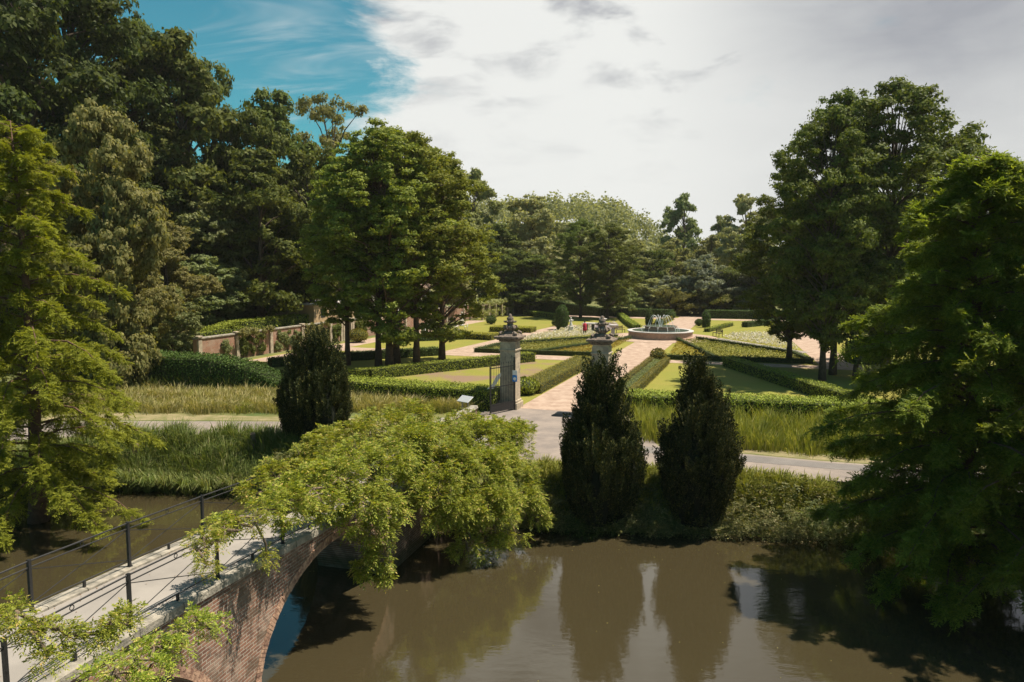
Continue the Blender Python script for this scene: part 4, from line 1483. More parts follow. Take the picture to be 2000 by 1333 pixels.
climber('wisteria', [(800, 865, 26.5, 0.9), (860, 868, 28.5, 1.1), (930, 866, 30.0, 1.1), (985, 850, 31.5, 1.0), (1020, 855, 32.0, 0.7), (870, 920, 26.5, 1.1), (940, 920, 27.8, 1.2), (1000, 910, 29.5, 1.0), (880, 985, 26.0, 0.9), (950, 985, 26.8, 1.0), (1015, 965, 28.6, 0.85), (915, 1035, 26.0, 0.5), (965, 1030, 26.6, 0.5), (1030, 1000, 28.2, 0.5), (800, 860, 29, 0.8), (900, 838, 32.0, 0.8), (985, 840, 34, 0.5), (855, 960, 25.6, 0.8), (870, 1012, 25.6, 0.6), (912, 1062, 25.9, 0.36), (962, 1066, 26.3, 0.36), (1008, 1045, 27.2, 0.45), (1045, 1005, 28.2, 0.5), (838, 1000, 25.3, 0.5), (935, 1085, 26.0, 0.2), (895, 1075, 25.8, 0.18)],
        'largest wisteria mound spilling from the bridge end down to the water', 63, dens=112)
climber('wisteria', [(395, 1050, 15.5, 0.17), (385, 1075, 15.3, 0.18), (412, 1060, 15.6, 0.16), (440, 1035, 16.2, 0.17), (400, 1110, 15.3, 0.10), (465, 1022, 16.9, 0.18), (498, 1020, 17.1, 0.15), (520, 1088, 17.4, 0.15)],
        'small wisteria tuft wound round a single railing post', 64, size=0.2, dens=70)
climber('wisteria', [(30, 1195, 11.6, 0.094), (80, 1215, 11.5, 0.108), (60, 1235, 11.2, 0.094), (110, 1225, 11.6, 0.101), (135, 1240, 11.7, 0.072), (0, 1205, 11.2, 0.108), (215, 1215, 12.2, 0.079), (250, 1205, 12.6, 0.072), (185, 1240, 12.0, 0.058), (90, 1290, 11.2, 0.072)],
        'leafy wisteria shoots reaching over the deck at the lower left', 65, size=0.19, dens=95, wood=True)
climber('wisteria', [(330, 1235, 12.9, 0.153), (385, 1215, 13.4, 0.119), (410, 1222, 13.7, 0.102), (300, 1265, 12.4, 0.170), (260, 1290, 11.9, 0.221), (220, 1315, 11.4, 0.238), (290, 1310, 12.0, 0.187), (170, 1335, 11.0, 0.255), (250, 1345, 11.4, 0.255), (345, 1270, 12.7, 0.102)],
        'wisteria bush growing up the brick face at the lower left corner', 66, size=0.2, dens=70)


# ------------------------------------------------------------------ yews on the bank
def yew(px, D, topy, wpx, label, seed, leaders, zb=None, n=470, leaf='l_yew'):
    rng = np.random.default_rng(seed)
    x = (px - 1000) / F * D
    zb = tz(x, D) - 0.2 if zb is None else zb
    zt = CAMZ + (522 - topy) * D / F
    Hh = zt - zb
    Rr = wpx * D / F / 2
    root = thing('columnar_yew', label, 'tree', (x, D, zb))
    LV = []
    core = []
    for (ox, oy, hf, rf, nf) in leaders:
        hL = Hh * hf
        rL = Rr * rf
        ns = int(n * nf)
        u = rng.random(ns) ** 0.9
        a = rng.random(ns) * 6.283
        prof_ = lambda t: np.sqrt(np.clip(1 - np.clip((t - 0.38) / 0.62, 0, 1) ** 1.6, 0, 1)) * (0.60 + 0.40 * np.clip(t / 0.36, 0, 1))
        rr = rL * prof_(u) * rng.uniform(0.80, 1.13, ns)
        ua = u * hf
        gq = (0.60 + 0.40 * np.minimum(1, ua / 0.36)) * (1 - 0.38 * np.clip((ua - 0.42) / 0.5, 0, 1))
        b = np.column_stack([ox * Rr * gq + rr * np.cos(a), oy * Rr * gq + rr * np.sin(a), u * hL * 0.90])
        ax = nz(np.column_stack([np.cos(a) * 0.30, np.sin(a) * 0.30, np.ones(ns)]) + rng.normal(size=(ns, 3)) * 0.09)
        sl = rng.uniform(0.45, 1.2, ns)
        sr = rng.uniform(0.08, 0.15, ns)
        m = 125
        for i in range(ns):
            f = rng.random(m)
            # plump finger of foliage, narrow at its foot and tip
            rad_ = sr[i] * np.sqrt(np.clip(1 - f ** 3, 0, 1)) * (0.45 + 0.55 * np.minimum(1, f * 2.5)) + 0.008
            q = rng.random(m) * 6.283
            A = ax[i]
            U = nz(np.cross(A, [1.0, 0.2, 0.1]))
            V = np.cross(A, U)
            o_ = np.outer(np.cos(q), U) + np.outer(np.sin(q), V)
            p = b[i] + np.outer(f * sl[i], A) + o_ * rad_[:, None]
            d_ = nz(o_ * 0.55 + A * 1.1)
            LV.append(leafq(p, d_, nz(o_ + rng.normal(size=(m, 3)) * 0.18), 0.085, 0.052))
        K = 10
        for i in range(10):
            for k in range(K):
                def pt(i_, k_):
                    t = i_ / 10
                    q = 6.283 * k_ / K
                    r_ = float(prof_(np.array(t))) * rL * 0.72
                    ua_ = t * hf
                    g_ = (0.60 + 0.40 * min(1, ua_ / 0.36)) * (1 - 0.38 * max(0, min(1, (ua_ - 0.42) / 0.5)))
                    return [ox * Rr * g_ + r_ * math.cos(q), oy * Rr * g_ + r_ * math.sin(q), t * hL * 0.86]
                core.append([pt(i, k), pt(i, k + 1), pt(i + 1, k + 1), pt(i + 1, k)])
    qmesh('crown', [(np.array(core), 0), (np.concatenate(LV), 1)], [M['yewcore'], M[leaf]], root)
    mb = MB()
    mb.tube([(0, 0, -0.9), (0.02, 0, 0.3), (0, 0, 1.5)], [0.2, 0.15, 0.12], 8)
    mb.build('trunk', M['bark'], root, True)
    return root


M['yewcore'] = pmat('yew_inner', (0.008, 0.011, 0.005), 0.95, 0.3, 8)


def spires(seed, tops, k=11):
    """a main body and many narrower spires of different heights around it"""
    q = random.Random(seed)
    L = [(0, 0, 0.66, 0.66, 0.6)]
    for (ox, hf, rf) in tops:
        L.append((ox, q.uniform(-0.15, 0.1), hf, rf, 0.24))
    for i in range(k):
        a = 6.283 * i / k + q.uniform(-0.25, 0.25)
        rr = q.uniform(0.52, 0.78)
        L.append((rr * math.cos(a), rr * math.sin(a), q.uniform(0.42, 0.78) * (1 - 0.22 * abs(rr * math.cos(a))), q.uniform(0.24, 0.36), 0.17))
    return L


yew(1174, 29.5, 694, 166, 'near yew with twin pointed tops, in front of the right gate pillar', 71,
    spires(1, [(-0.34, 0.93, 0.24), (-0.14, 0.95, 0.2), (0.26, 1.0, 0.25), (0.52, 0.87, 0.26), (-0.5, 0.84, 0.24)]), zb=-1.5)
yew(1372, 29.3, 690, 160, 'near yew tapering to a single point, second along the right bank', 72,
    spires(2, [(-0.14, 1.0, 0.24), (-0.3, 0.88, 0.26), (0.18, 0.86, 0.22), (0.5, 0.82, 0.18), (0.05, 0.92, 0.25)], 12), zb=-1.5)
yew(611, 36.2, 645, 134, 'broad dark yew left of the bridge beyond the wisteria', 73,
    spires(3, [(-0.3, 0.97, 0.36), (0.0, 0.98, 0.34), (0.3, 1.0, 0.34), (0.62, 0.86, 0.3), (-0.62, 0.84, 0.3), (0.75, 0.7, 0.25)], 13))


# ------------------------------------------------------------------ feathery swamp cypresses close to the camera
def feathery(name, px, D, topy, halfw, label, seed, leaf, zb=None, branches=120, lean=0.0, drop=0.35, side_bias=None, basez=0.1, ls=0.24, prof=None, spr=46, up=0.25):
    rng = np.random.default_rng(seed)
    x = (px - 1000) / F * D
    zb = tz(x, D) - 0.2 if zb is None else zb
    zt = CAMZ + (522 - topy) * D / F
    Hh = zt - zb
    root = thing(name, label, 'tree', (x, D, zb))
    tb = MB()
    tp = []
    for i in range(12):
        f = i / 11
        tp.append((math.sin(f * 4 + seed) * 0.12, math.cos(f * 3) * 0.1, -0.8 + (Hh + 0.6) * f))
    tb.tube(tp, [0.30 * (1 - f / 11) ** 0.9 + 0.012 + (0.12 if f == 0 else 0) for f in range(12)], 9)
    LV = []
    for b in range(branches):
        t = basez + (0.985 - basez) * (b + rng.random()) / branches
        a = b * 2.39996 + rng.uniform(-0.3, 0.3)
        pr = prof(t) if prof else (1 - t) ** 0.8
        L = halfw * pr * rng.uniform(0.42, 1.22) + 0.25
        z0 = Hh * t
        up0 = up + 0.35 * t
        N = 9
        pts = []
        ca, sa = math.cos(a), math.sin(a)
        wv = rng.uniform(-0.2, 0.2)
        for i in range(N):
            f = i / (N - 1)
            r_ = L * f
            zz_ = z0 + up0 * L * f - drop * L * f ** 2.2
            aa = a + wv * f
            pts.append(np.array([r_ * math.cos(aa), r_ * math.sin(aa), zz_]))
        tb.tube([Vector(p) for p in pts[::2]], [0.045 * (1 - 0.85 * i / 4) * (0.4 + L / halfw) for i in range(5)], 5, cap=False)
        pa = np.array(pts)
        # side twigs carrying hanging sprays
        ntw = max(5, int(spr * (0.25 + L / halfw)))
        f = rng.random(ntw) ** 0.75
        f = 0.12 + 0.88 * f
        fi = f * (N - 1)
        i0 = np.clip(fi.astype(int), 0, N - 2)
        fr = (fi - i0)[:, None]
        p0 = pa[i0] * (1 - fr) + pa[i0 + 1] * fr
        sd_ = np.where(rng.random(ntw) < 0.5, -1, 1)[:, None] * np.array([-sa, ca, 0.0])
        fw = np.array([ca, sa, 0.0])
        tl = (0.30 + 0.55 * (1 - f) * L / halfw * 1.6)[:, None] * rng.uniform(0.5, 1.2, (ntw, 1))
        td = nz(sd_ * rng.uniform(0.3, 1.0, (ntw, 1)) + fw * rng.uniform(0.3, 1.1, (ntw, 1)) + np.array([0, 0, -0.2]) + rng.normal(size=(ntw, 3)) * 0.2)
        K = 6
        for k in range(K):
            g_ = (k + rng.random((ntw, 1))) / K
            q = p0 + td * tl * g_ + np.array([0, 0, -1.0]) * tl * drop * g_ ** 2 * 1.1
            # feather leaf: pairs of narrow needles along a small rachis
            rd = nz(td * 0.6 + rng.normal(size=(ntw, 3)) * 0.45 + np.array([0, 0, -drop * 0.9]))
            nm_ = nz(rng.normal(size=(ntw, 3)) * 0.35 + np.array([0, 0, 1.0]))
            sd2 = nz(np.cross(rd, nm_))
            for m in range(4):
                qq = q + rd * (ls * (m + 0.5) / 4)
                for sg_ in (-1, 1):
                    dd = nz(sd2 * sg_ + rd * 0.8 + rng.normal(size=(ntw, 3)) * 0.12)
                    ln = ls * 0.42 * rng.uniform(0.7, 1.2, ntw)
                    LV.append(leafq(qq, dd, nm_, ln, ln * 0.42))
    tb.build('trunk', M['redbark'], root, True)
    LVc = np.concatenate(LV)
    ok = LVc[:, :, 2].min(axis=1) > (WZ + 0.12 - zb)
    qmesh('crown', [(LVc[ok], 0)], [M[leaf]], root)
    return root


feathery('yellow_green_swamp_cypress', 48, 30.0, 235, 5.2, 'yellow green feathery conifer with drooping sprays at the left edge', 81, 'l_tax', zb=-1.0, branches=120, drop=0.55, basez=0.04, ls=0.26,
         prof=lambda t: (1 - t) ** 0.62 * min(1.0, 0.75 + t * 1.2), spr=62)
feathery('right_bank_swamp_cypress', 1905, 23.5, 300, 4.7, 'large feathery green conifer overhanging the water at the right edge', 82, 'l_taxr', zb=-1.3, branches=205, drop=0.42, basez=0.03, ls=0.28,
         prof=lambda t: min(1.0, 0.78 + t) * (1 - t ** 1.6) ** 0.8, spr=58)
feathery('right_bank_swamp_cypress', 2130, 22.0, 250, 5.0, 'dark feathery conifer cut off by the right picture edge', 83, 'l_taxr', zb=-1.2, branches=120, drop=0.42, basez=0.06, ls=0.26,
         prof=lambda t: min(1.0, 0.85 + t) * (1 - t ** 1.6) ** 0.8, spr=46)

# ------------------------------------------------------------------ trees in the garden
TG = 'tall trees of the left garden group'
for (px, D, top, w, key, lab) in (
        (737, 63.5, 268, 200, 'cyp', 'tall tree with reddish bare trunk, leftmost of the left garden group'),
        (758, 62.5, 250, 220, 'cyp2', 'tallest tree near the middle of the left garden group'),
        (773, 66.0, 262, 210, 'cyp', 'tree with slender trunk behind the middle of the left garden group'),
        (812, 65.0, 272, 210, 'cyp', 'tree with the thickest pale trunk, right of the middle of the left garden group'),
        (862, 68.0, 300, 200, 'cyp2', 'rightmost tall tree of the left garden group, its crown reaching the pergola'),
        (676, 66.0, 335, 170, 'cyp', 'lower tree on the left flank of the left garden group, over the brick wall')):
    plant(key, px, D, top, w, lab, group=TG)
TR = 'tall dark trees of the right garden group'
for (px, D, top, w, lab) in (
        (1612, 57.0, 225, 215, 'tall dark tree on the right lawn whose straight bare trunk stands nearest'),
        (1632, 60.0, 200, 225, 'tall dark tree just behind the front one of the right lawn group'),
        (1735, 59.0, 180, 290, 'tallest dark tree of the right group, its top above the near conifer'),
        (1545, 68.0, 350, 180, 'lower dark tree on the left flank of the right lawn group'),
        (1850, 66.0, 290, 250, 'dark tree of the right group mostly behind the near conifer')):
    plant('cypd', px, D, top, w, lab, group=TR)
plant('cypd', 1134, 128, 432, 100, 'dark leafy tree with visible trunk left in the pair before the far hedge', name='garden_end_tree')
plant('cypd', 1186, 126, 440, 110, 'dark leafy tree right in the pair before the far hedge', name='garden_end_tree')

# ------------------------------------------------------------------ wooded slope on the left
LS = [
    ('giant', 70, 75, -150, 420, 'giant dark tree filling the upper left corner'),
    ('giant', 160, 84, -60, 320, 'huge dark tree just right of the upper left corner, top cut by the picture edge'),
    ('oak', 275, 92, 60, 200, 'tall oak with a lacy top against the blue sky beside the huge dark tree'),
    ('oak2', 370, 88, 88, 230, 'big round headed oak on the slope, highest crown under the blue sky'),
    ('oak', 490, 94, 225, 160, 'leafy oak filling the dip between the round headed oak and the upright oak'),
    ('oak', 430, 96, 140, 180, 'oak shouldering the right side of the big round headed oak'),
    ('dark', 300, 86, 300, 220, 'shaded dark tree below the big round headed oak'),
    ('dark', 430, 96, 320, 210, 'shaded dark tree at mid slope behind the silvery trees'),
    ('oak2', 545, 98, 192, 160, 'upright oak left of the open crowned oak'),
    ('open', 655, 105, 195, 150, 'open crowned oak with sky showing through its limbs'),
    ('oak', 610, 90, 300, 170, 'leafy tree below the open crowned oak, behind the left garden group'),
    ('oak2', 510, 84, 300, 170, 'leafy oak at mid slope right of the shaded dark trees'),
    ('lime', 215, 52, 225, 210, 'pale tan green lime tree covered in bracts, behind the yellow green conifer'),
    ('lime', 120, 54, 330, 190, 'second pale lime tree lower down behind the yellow green conifer'),
    ('lime', 255, 58, 420, 150, 'pale lime tree at the left end of the tall dark hedge'),
    ('silver', 395, 84, 395, 170, 'silvery green tree with layered boughs above the terrace hedge'),
    ('silver', 470, 95, 430, 160, 'grey green tree right of the layered one above the terrace hedge'),
    ('silver', 540, 103, 450, 150, 'grey green tree in the middle above the terrace hedge'),
    ('silver', 405, 80, 500, 150, 'lower bushy grey green tree directly over the left part of the terrace hedge'),
    ('silver', 500, 93, 515, 160, 'lower bushy grey green tree directly over the right part of the terrace hedge'),
    ('silver', 580, 106, 530, 130, 'small grey green tree beside the left garden group'),
    ('silver', 333, 66.5, 560, 110, 'round grey green bush at the left end of the brick garden wall'),
    ('lime', 325, 72, 440, 150, 'tan green tree filling the gap left of the brick wall'),
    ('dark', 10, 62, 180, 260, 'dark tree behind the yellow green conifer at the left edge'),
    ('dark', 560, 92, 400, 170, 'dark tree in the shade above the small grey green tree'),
    ('oak', 770, 110, 300, 190, 'oak showing above the left garden group, behind its tops'),
    ('olive', 925, 150, 338, 110, 'grey olive tree with domed top right of the left garden group'),
    ('olive', 860, 120, 330, 130, 'olive green tree behind the right side of the left garden group'),
]
for (k, px, D, top, w, lab) in LS:
    plant(k, px, D, top, w, lab, sink=0.3)

# woodland edge behind the far hedge
BK = [
    ('willow', 1035, 150, 388, 130, 'big pale willow rising behind the tall boundary hedge'),
    ('oak2', 975, 142, 440, 100, 'ivy clad tree left of the pale willow'),
    ('willow', 1090, 165, 432, 90, 'pale tree behind the pair of garden end trees'),
    ('oak2', 1045, 138, 500, 120, 'green tree with dark ivy knots before the pale willow'),
    ('oak', 985, 136, 500, 80, 'lower green tree over the tall boundary hedge'),
    ('olive', 1240, 155, 470, 110, 'olive tree right of the pair of garden end trees'),
    ('olive', 1310, 160, 470, 100, 'yellowish tree at the centre of the woodland edge'),
    ('oak', 1275, 150, 490, 90, 'rounded green tree in the woodland edge above the pale shrub'),
    ('pine', 1333, 190, 384, 85, 'tall ragged pine standing alone against the sky'),
    ('olive', 1385, 170, 462, 90, 'olive tree right of the ragged pine, lower'),
    ('pine', 1400, 180, 425, 60, 'small ragged tree top right of the tall pine'),
    ('willow', 1455, 160, 385, 100, 'pale leaved tree peeping out left of the right garden group'),
    ('olive', 1470, 145, 450, 110, 'olive tree directly left of the right garden group'),
    ('grey', 1375, 138, 500, 110, 'silvery white willow behind the bronze topped shrubs'),
    ('grey', 1420, 136, 530, 110, 'grey green willow between the white willow and the right group'),
    ('grey', 1300, 140, 540, 80, 'pale grey shrub tree left of the white willow'),
    ('willow', 1268, 136, 545, 70, 'pale yellow green shrub tree behind the slim topiary column'),
    ('shrub', 1310, 134, 565, 80, 'bronze topped shrub left of the path end'),
    ('shrub', 1392, 135, 568, 110, 'wider bronze topped shrub right of the path end'),
    ('shrub', 1345, 137, 572, 80, 'shaded shrub between the two bronze topped ones'),
    ('oak', 1480, 135, 480, 120, 'green tree at the back of the right lawn'),
    ('oak', 1570, 130, 400, 160, 'tree behind the trunks of the right garden group'),
    ('oak2', 1680, 125, 380, 180, 'oak behind the right garden group'),
    ('dark', 1790, 105, 380, 200, 'dark tree far behind the near right conifer'),
    ('oak', 1930, 95, 330, 240, 'oak far behind the near right conifer at the picture edge'),
    ('dark', 2060, 90, 320, 240, 'dark tree beyond the right picture edge'),
    ('bush', 1215, 131, 560, 60, 'bright leafy shrub over the low part of the boundary hedge'),
]
for (k, px, D, top, w, lab) in BK:
    plant(k, px, D, top, w, lab, sink=0.2)


# distant wooded hill: reads as one mass
def distant_wood():
    rng = np.random.default_rng(99)
    LV = []
    for i in range(900):
        D = rng.uniform(185, 420)
        px = rng.uniform(500, 1750)
        x = (px - 1000) / F * D
        zb = tz(x, D)
        h = rng.uniform(8, 13)
        r = rng.uniform(3.2, 5.2)
        n = 190 if D < 300 else 120
        ls = 0.95 if D < 300 else 1.3
        d_ = rdir(rng, n)
        d_[:, 2] = np.abs(d_[:, 2])
        lob = 1 + 0.22 * np.sin(d_[:, 0:1] * 5 + i) * np.cos(d_[:, 1:2] * 6 + i * 2)
        p = np.array([x, D, zb + h * 0.35]) + d_ * np.array([r, r, h * 0.65]) * lob * rng.uniform(0.8, 1.05, (n, 1))
        nm_ = nz(d_ + rng.normal(size=(n, 3)) * 0.5)
        dr = np.cross(nm_, rdir(rng, n))
        LV.append(leafq(p, dr, nm_, ls * rng.uniform(0.6, 1.3, n), ls * 0.8))
    o = qmesh('distant_wood', [(np.concatenate(LV), 0)], [M['l_hill']])
    tag(o, 'wooded hillside closing the valley in the distance', 'wood', None, 'stuff')


distant_wood()


# ------------------------------------------------------------------ grasses and bank plants
def blades(name, pos, hgt, mat, label, seed, wid=0.02, bend=0.45, cat='grass', seg=2, tuft=0.0, kind='stuff'):
    rng = np.random.default_rng(seed)
    n = len(pos)
    h = hgt * rng.uniform(0.55, 1.2, (n, 1)) if np.ndim(hgt) == 0 else (np.asarray(hgt)[:, None] * rng.uniform(0.6, 1.2, (n, 1)))
    a = rng.random(n) * 6.283
    if tuft:
        # blades gather in tufts and lean out from the middle of each
        nc = max(1, n // 90)
        ci = rng.integers(0, nc, n)
        cen = pos[rng.integers(0, n, nc)]
        off = rng.normal(size=(n, 2)) * tuft
        pick = rng.random(n) < 0.7
        np_ = cen[ci] + np.column_stack([off, np.zeros(n)])
        np_[:, 2] = terr(np_[:, 0], np_[:, 1])
        pos = np.where(pick[:, None], np_, pos)
        a = np.where(pick, np.arctan2(off[:, 1], off[:, 0]), a)
        h = h * np.where(pick, (0.7 + 0.9 * rng.random(nc)[ci]), 0.7)[:, None]
    ln = np.column_stack([np.cos(a), np.sin(a), np.zeros(n)]) * rng.uniform(0.1, 1.0, (n, 1)) * bend
    sd_ = np.column_stack([-np.sin(a + 0.6), np.cos(a + 0.6), np.zeros(n)])
    w = wid * rng.uniform(0.7, 1.3, (n, 1))
    p0 = pos
    p1 = pos + (np.array([0, 0, 0.62]) + ln * 0.35) * h
    p2 = pos + (np.array([0, 0, 0.95]) + ln * 1.0) * h - np.array([0, 0, 1]) * (np.linalg.norm(ln, axis=1, keepdims=True) ** 2) * h * 0.3
    A = np.stack([p0 - sd_ * w * 0.5, p0 + sd_ * w * 0.5, p1 + sd_ * w * 0.5, p1 - sd_ * w * 0.5], 1)
    B = np.stack([p1 - sd_ * w * 0.5, p1 + sd_ * w * 0.5, p2 + sd_ * w * 0.06, p2 - sd_ * w * 0.06], 1)
    o = qmesh(name, [(np.concatenate([A, B]), 0)], [M[mat]])
    return tag(o, label, cat, None, kind)


def scatter(rng, n, pxpoly_fn):
    return pxpoly_fn(rng, n)


def band(rng, n, pa, pb, clump=0.0):
    """random points between two ground polylines of equal length"""
    pa = np.array(pa)
    pb = np.array(pb)
    t = rng.random(n) * (len(pa) - 1)
    i = np.clip(t.astype(int), 0, len(pa) - 2)
    f = (t - i)[:, None]
    A = pa[i] * (1 - f) + pa[i + 1] * f
    B = pb[i] * (1 - f) + pb[i + 1] * f
    v = rng.random((n, 1))
    p = A * (1 - v) + B * v
    if clump:
        p = p + rng.normal(size=(n, 2)) * clump
    return np.column_stack([p, terr(p[:, 0], p[:, 1])])


rg = np.random.default_rng(5)
# dry meadow left of the gate
ma = [at(-300, 822), at(180, 806), at(400, 808), at(560, 808), at(720, 806), at(850, 806), at(900, 806)]
mb_ = [at(-300, 770), at(180, 766), at(330, 764), at(540, 766), at(680, 779), at(830, 786), at(950, 796)]
pts = band(rg, 52000, ma, mb_)
dens_ = 0.6 + 0.4 * np.sin(pts[:, 0] * 1.1 + 1) * np.cos(pts[:, 1] * 0.9)
blades('dry_meadow_grass', pts[:, :3], 0.55 * (0.7 + 0.5 * dens_), 'g_dry', 'dry tan and green meadow grass between the road and the left hedges', 91, wid=0.032, bend=0.7, tuft=0.28)
pts = band(rg, 16000, ma, mb_)
blades('green_meadow_grass', pts[:, :3], 0.42, 'g_bank', 'fresh green grass growing through the dry meadow', 190, wid=0.035, bend=0.8, tuft=0.35)
# tall weeds at the foot of the big hedge
pts = band(rg, 5000, [at(200, 768), at(330, 764), at(460, 768)], [at(200, 756), at(330, 752), at(460, 757)])
blades('tall_weeds', pts, 1.1, 'g_green', 'tall green weeds under the tall dark hedge', 92, wid=0.07, bend=0.5)
# reeds right of the gate
pts = band(rg, 26000, [at(1228, 864), at(1440, 879), at(1610, 893), at(1850, 910)], [at(1236, 812), at(1440, 818), at(1610, 824), at(1850, 834)])
gs = 0.45 + 0.55 * sm(pts[:, 1], 32, 39)
blades('green_reeds', pts, 0.85 * gs, 'g_bank', 'fresh green reeds between the road and the right hedge', 93, wid=0.03, bend=0.45, tuft=0.25)
# left bank reeds
lb0 = [at(-500, 905), at(0, 880), at(200, 858), at(400, 857), at(540, 858), at(640, 866), at(760, 880)]
xx_ = np.array([-45, -26, -21, -16.5, -12.5, -10.0, -7.0])
lb1 = [(x_, float(np.interp(x_, BX, BY)) + 0.25) for x_ in xx_]
pts = band(rg, 42000, lb0, lb1)
blades('river_bank_reeds', pts, 0.7, 'g_green', 'green reeds and rushes covering the left river bank', 94, wid=0.030, bend=0.95, tuft=0.22)
# sedge tufts along the waterline, each a plant of its own
tuft_labels = []


def tuft_mesh(seed, h):
    rng = np.random.default_rng(seed)
    n = 340
    a = rng.random(n) * 6.283
    r = rng.random(n) * 0.16
    pos = np.column_stack([r * np.cos(a), r * np.sin(a), np.zeros(n)])
    hh = h * rng.uniform(0.6, 1.15, (n, 1))
    aa = a + rng.normal(size=n) * 0.4
    ln = np.column_stack([np.cos(aa), np.sin(aa), np.zeros(n)]) * rng.uniform(0.15, 0.95, (n, 1))
    sd_ = np.column_stack([-np.sin(aa), np.cos(aa), np.zeros(n)])
    w = 0.022
    P = [pos, pos + (np.array([0, 0, 0.55]) + ln * 0.3) * hh, pos + (np.array([0, 0, 0.85]) + ln * 0.75) * hh, pos + (np.array([0, 0, 0.72]) + ln * 1.15) * hh]
    Q = []
    for k in range(3):
        wa = w * (1, 0.9, 0.6, 0.1)[k]
        wb = w * (1, 0.9, 0.6, 0.1)[k + 1]
        Q.append(np.stack([P[k] - sd_ * wa, P[k] + sd_ * wa, P[k + 1] + sd_ * wb, P[k + 1] - sd_ * wb], 1))
    m = 120
    a = rng.random(m) * 6.283
    p = np.column_stack([np.cos(a) * 0.15, np.sin(a) * 0.15, rng.random(m) * 0.25])
    d_ = nz(np.column_stack([np.cos(a), np.sin(a), -rng.uniform(0.2, 1.6, m)]))
    dead = leafq(p, d_, rdir(rng, m), 0.32 * rng.uniform(0.6, 1.2, m), 0.03)
    return np.concatenate(Q), dead


tp_ = None
for i, (px, off, h, lab) in enumerate([
        (395, 0.45, 1.0, 'pale fountain-shaped sedge tuft at the waterline nearest the bridge railing'),
        (350, 0.5, 0.95, 'sedge tuft at the waterline, next left from the one nearest the railing'),
        (310, 0.45, 1.05, 'sedge tuft with brown base, middle of the left bank waterline'),
        (272, 0.5, 0.95, 'sedge tuft left of the middle of the left bank waterline'),
        (236, 0.6, 1.0, 'sedge tuft near the dark shade of the yellow green conifer'),
        (200, 0.6, 0.9, 'sedge tuft half in the shade of the yellow green conifer'),
        (440, 0.7, 0.8, 'small sedge tuft right beside the far bridge railing')]):
    y0 = 33.5
    x0 = (px - 1000) / F * y0
    y0 = float(np.interp(x0, BX, BY)) + off
    x0 = (px - 1000) / F * y0
    g_, dd_ = tuft_mesh(200 + i, h * 1.35)
    r_ = thing('sedge_tuft', lab, 'sedge', (x0, y0, tz(x0, y0) - 0.02), 0, 'sedge tufts on the left waterline')
    qmesh('blades', [(g_, 0)], [M['g_green']], r_)
    qmesh('dead_leaves', [(dd_, 0)], [M['g_brown']], r_)

# grass on the right bank
rb0 = [at(1060, 905), at(1270, 918), at(1461, 931), at(1610, 941), at(1850, 962)]
rb1 = [(x_, float(np.interp(x_, BX, BY)) + 1.0) for x_ in (1.0, 4.5, 8.5, 11.5, 16)]
pts = band(rg, 30000, rb0, rb1)
blades('bank_grass', pts, 0.30, 'g_bank', 'short sunlit grass on the right bank below the road', 95, wid=0.03, bend=0.9, tuft=0.2)


# leaves and petals drifting on the river
rf = np.random.default_rng(150)
nf = 260
fx_ = rf.uniform(-26, 16, nf)
fy_ = np.interp(fx_, BX, BY) - rf.random(nf) ** 2 * 14 - 0.5
fp = np.column_stack([fx_, fy_, np.full(nf, WZ + 0.006)])
fa = rf.random(nf) * 6.283
fd = np.column_stack([np.cos(fa), np.sin(fa), np.zeros(nf)])
tag(qmesh('floating_leaves', [(leafq(fp, fd, np.tile([0.0, 0, 1.0], (nf, 1)), rf.uniform(0.03, 0.08, nf), rf.uniform(0.02, 0.045, nf)), 0)], [M['l_tan']]),
    'small fallen leaves and petals drifting on the brown water', 'leaves', None, 'stuff')


# brambles and ivy hanging over the right bank
def bankplant(px, D, py, r, label, seed, mat='l_bank', name='bank_bramble', size=0.2, dens=55):
    return climber(name, [(px + dx, py + dy, D + dd, r * rr) for dx, dy, dd, rr in ((0, 0, 0, 1), (28, 8, 0.1, 0.8), (-30, 6, 0.2, 0.85), (10, 30, -0.3, 0.8), (-22, 34, -0.3, 0.7), (40, 34, -0.2, 0.65))], label, seed, dens=dens, size=size, mat=mat, cat='shrub', nl=7, wood=False)


def bank_cover(name, px0, px1, n, f0, f1, mat, size, label, seed):
    rng = np.random.default_rng(seed)
    px = rng.uniform(px0, px1, n)
    x = (px - 1000) / F * 29
    f = rng.random(n)
    y = np.interp(x, BX, BY) + f0 + (f1 - f0) * f
    lump = 0.5 + 0.5 * np.sin(x * 2.2 + 1) * np.cos(y * 2.9 + x * 0.7)
    z = np.maximum(terr(x, y), WZ) + 0.05 + rng.random(n) * (0.15 + 0.5 * lump)
    P_ = np.column_stack([x, y, z])
    N_ = nz(np.array([0, -0.6, 0.6]) + rng.normal(size=(n, 3)) * 0.6)
    o = qmesh(name, [(sprigs(rng, P_, N_, size, 5, 0.36), 0)], [M[mat]])
    tag(o, label, 'ground cover', None, 'stuff')


bank_cover('bank_ground_cover', 1030, 1900, 5200, -0.25, 1.7, 'l_bank', 0.22, 'ivy and bramble ground cover on the right river bank', 140)
bank_cover('bank_ground_cover', 380, 700, 900, -0.1, 1.3, 'l_bank', 0.2, 'ivy ground cover on the bank beside the bridge, left side', 141)

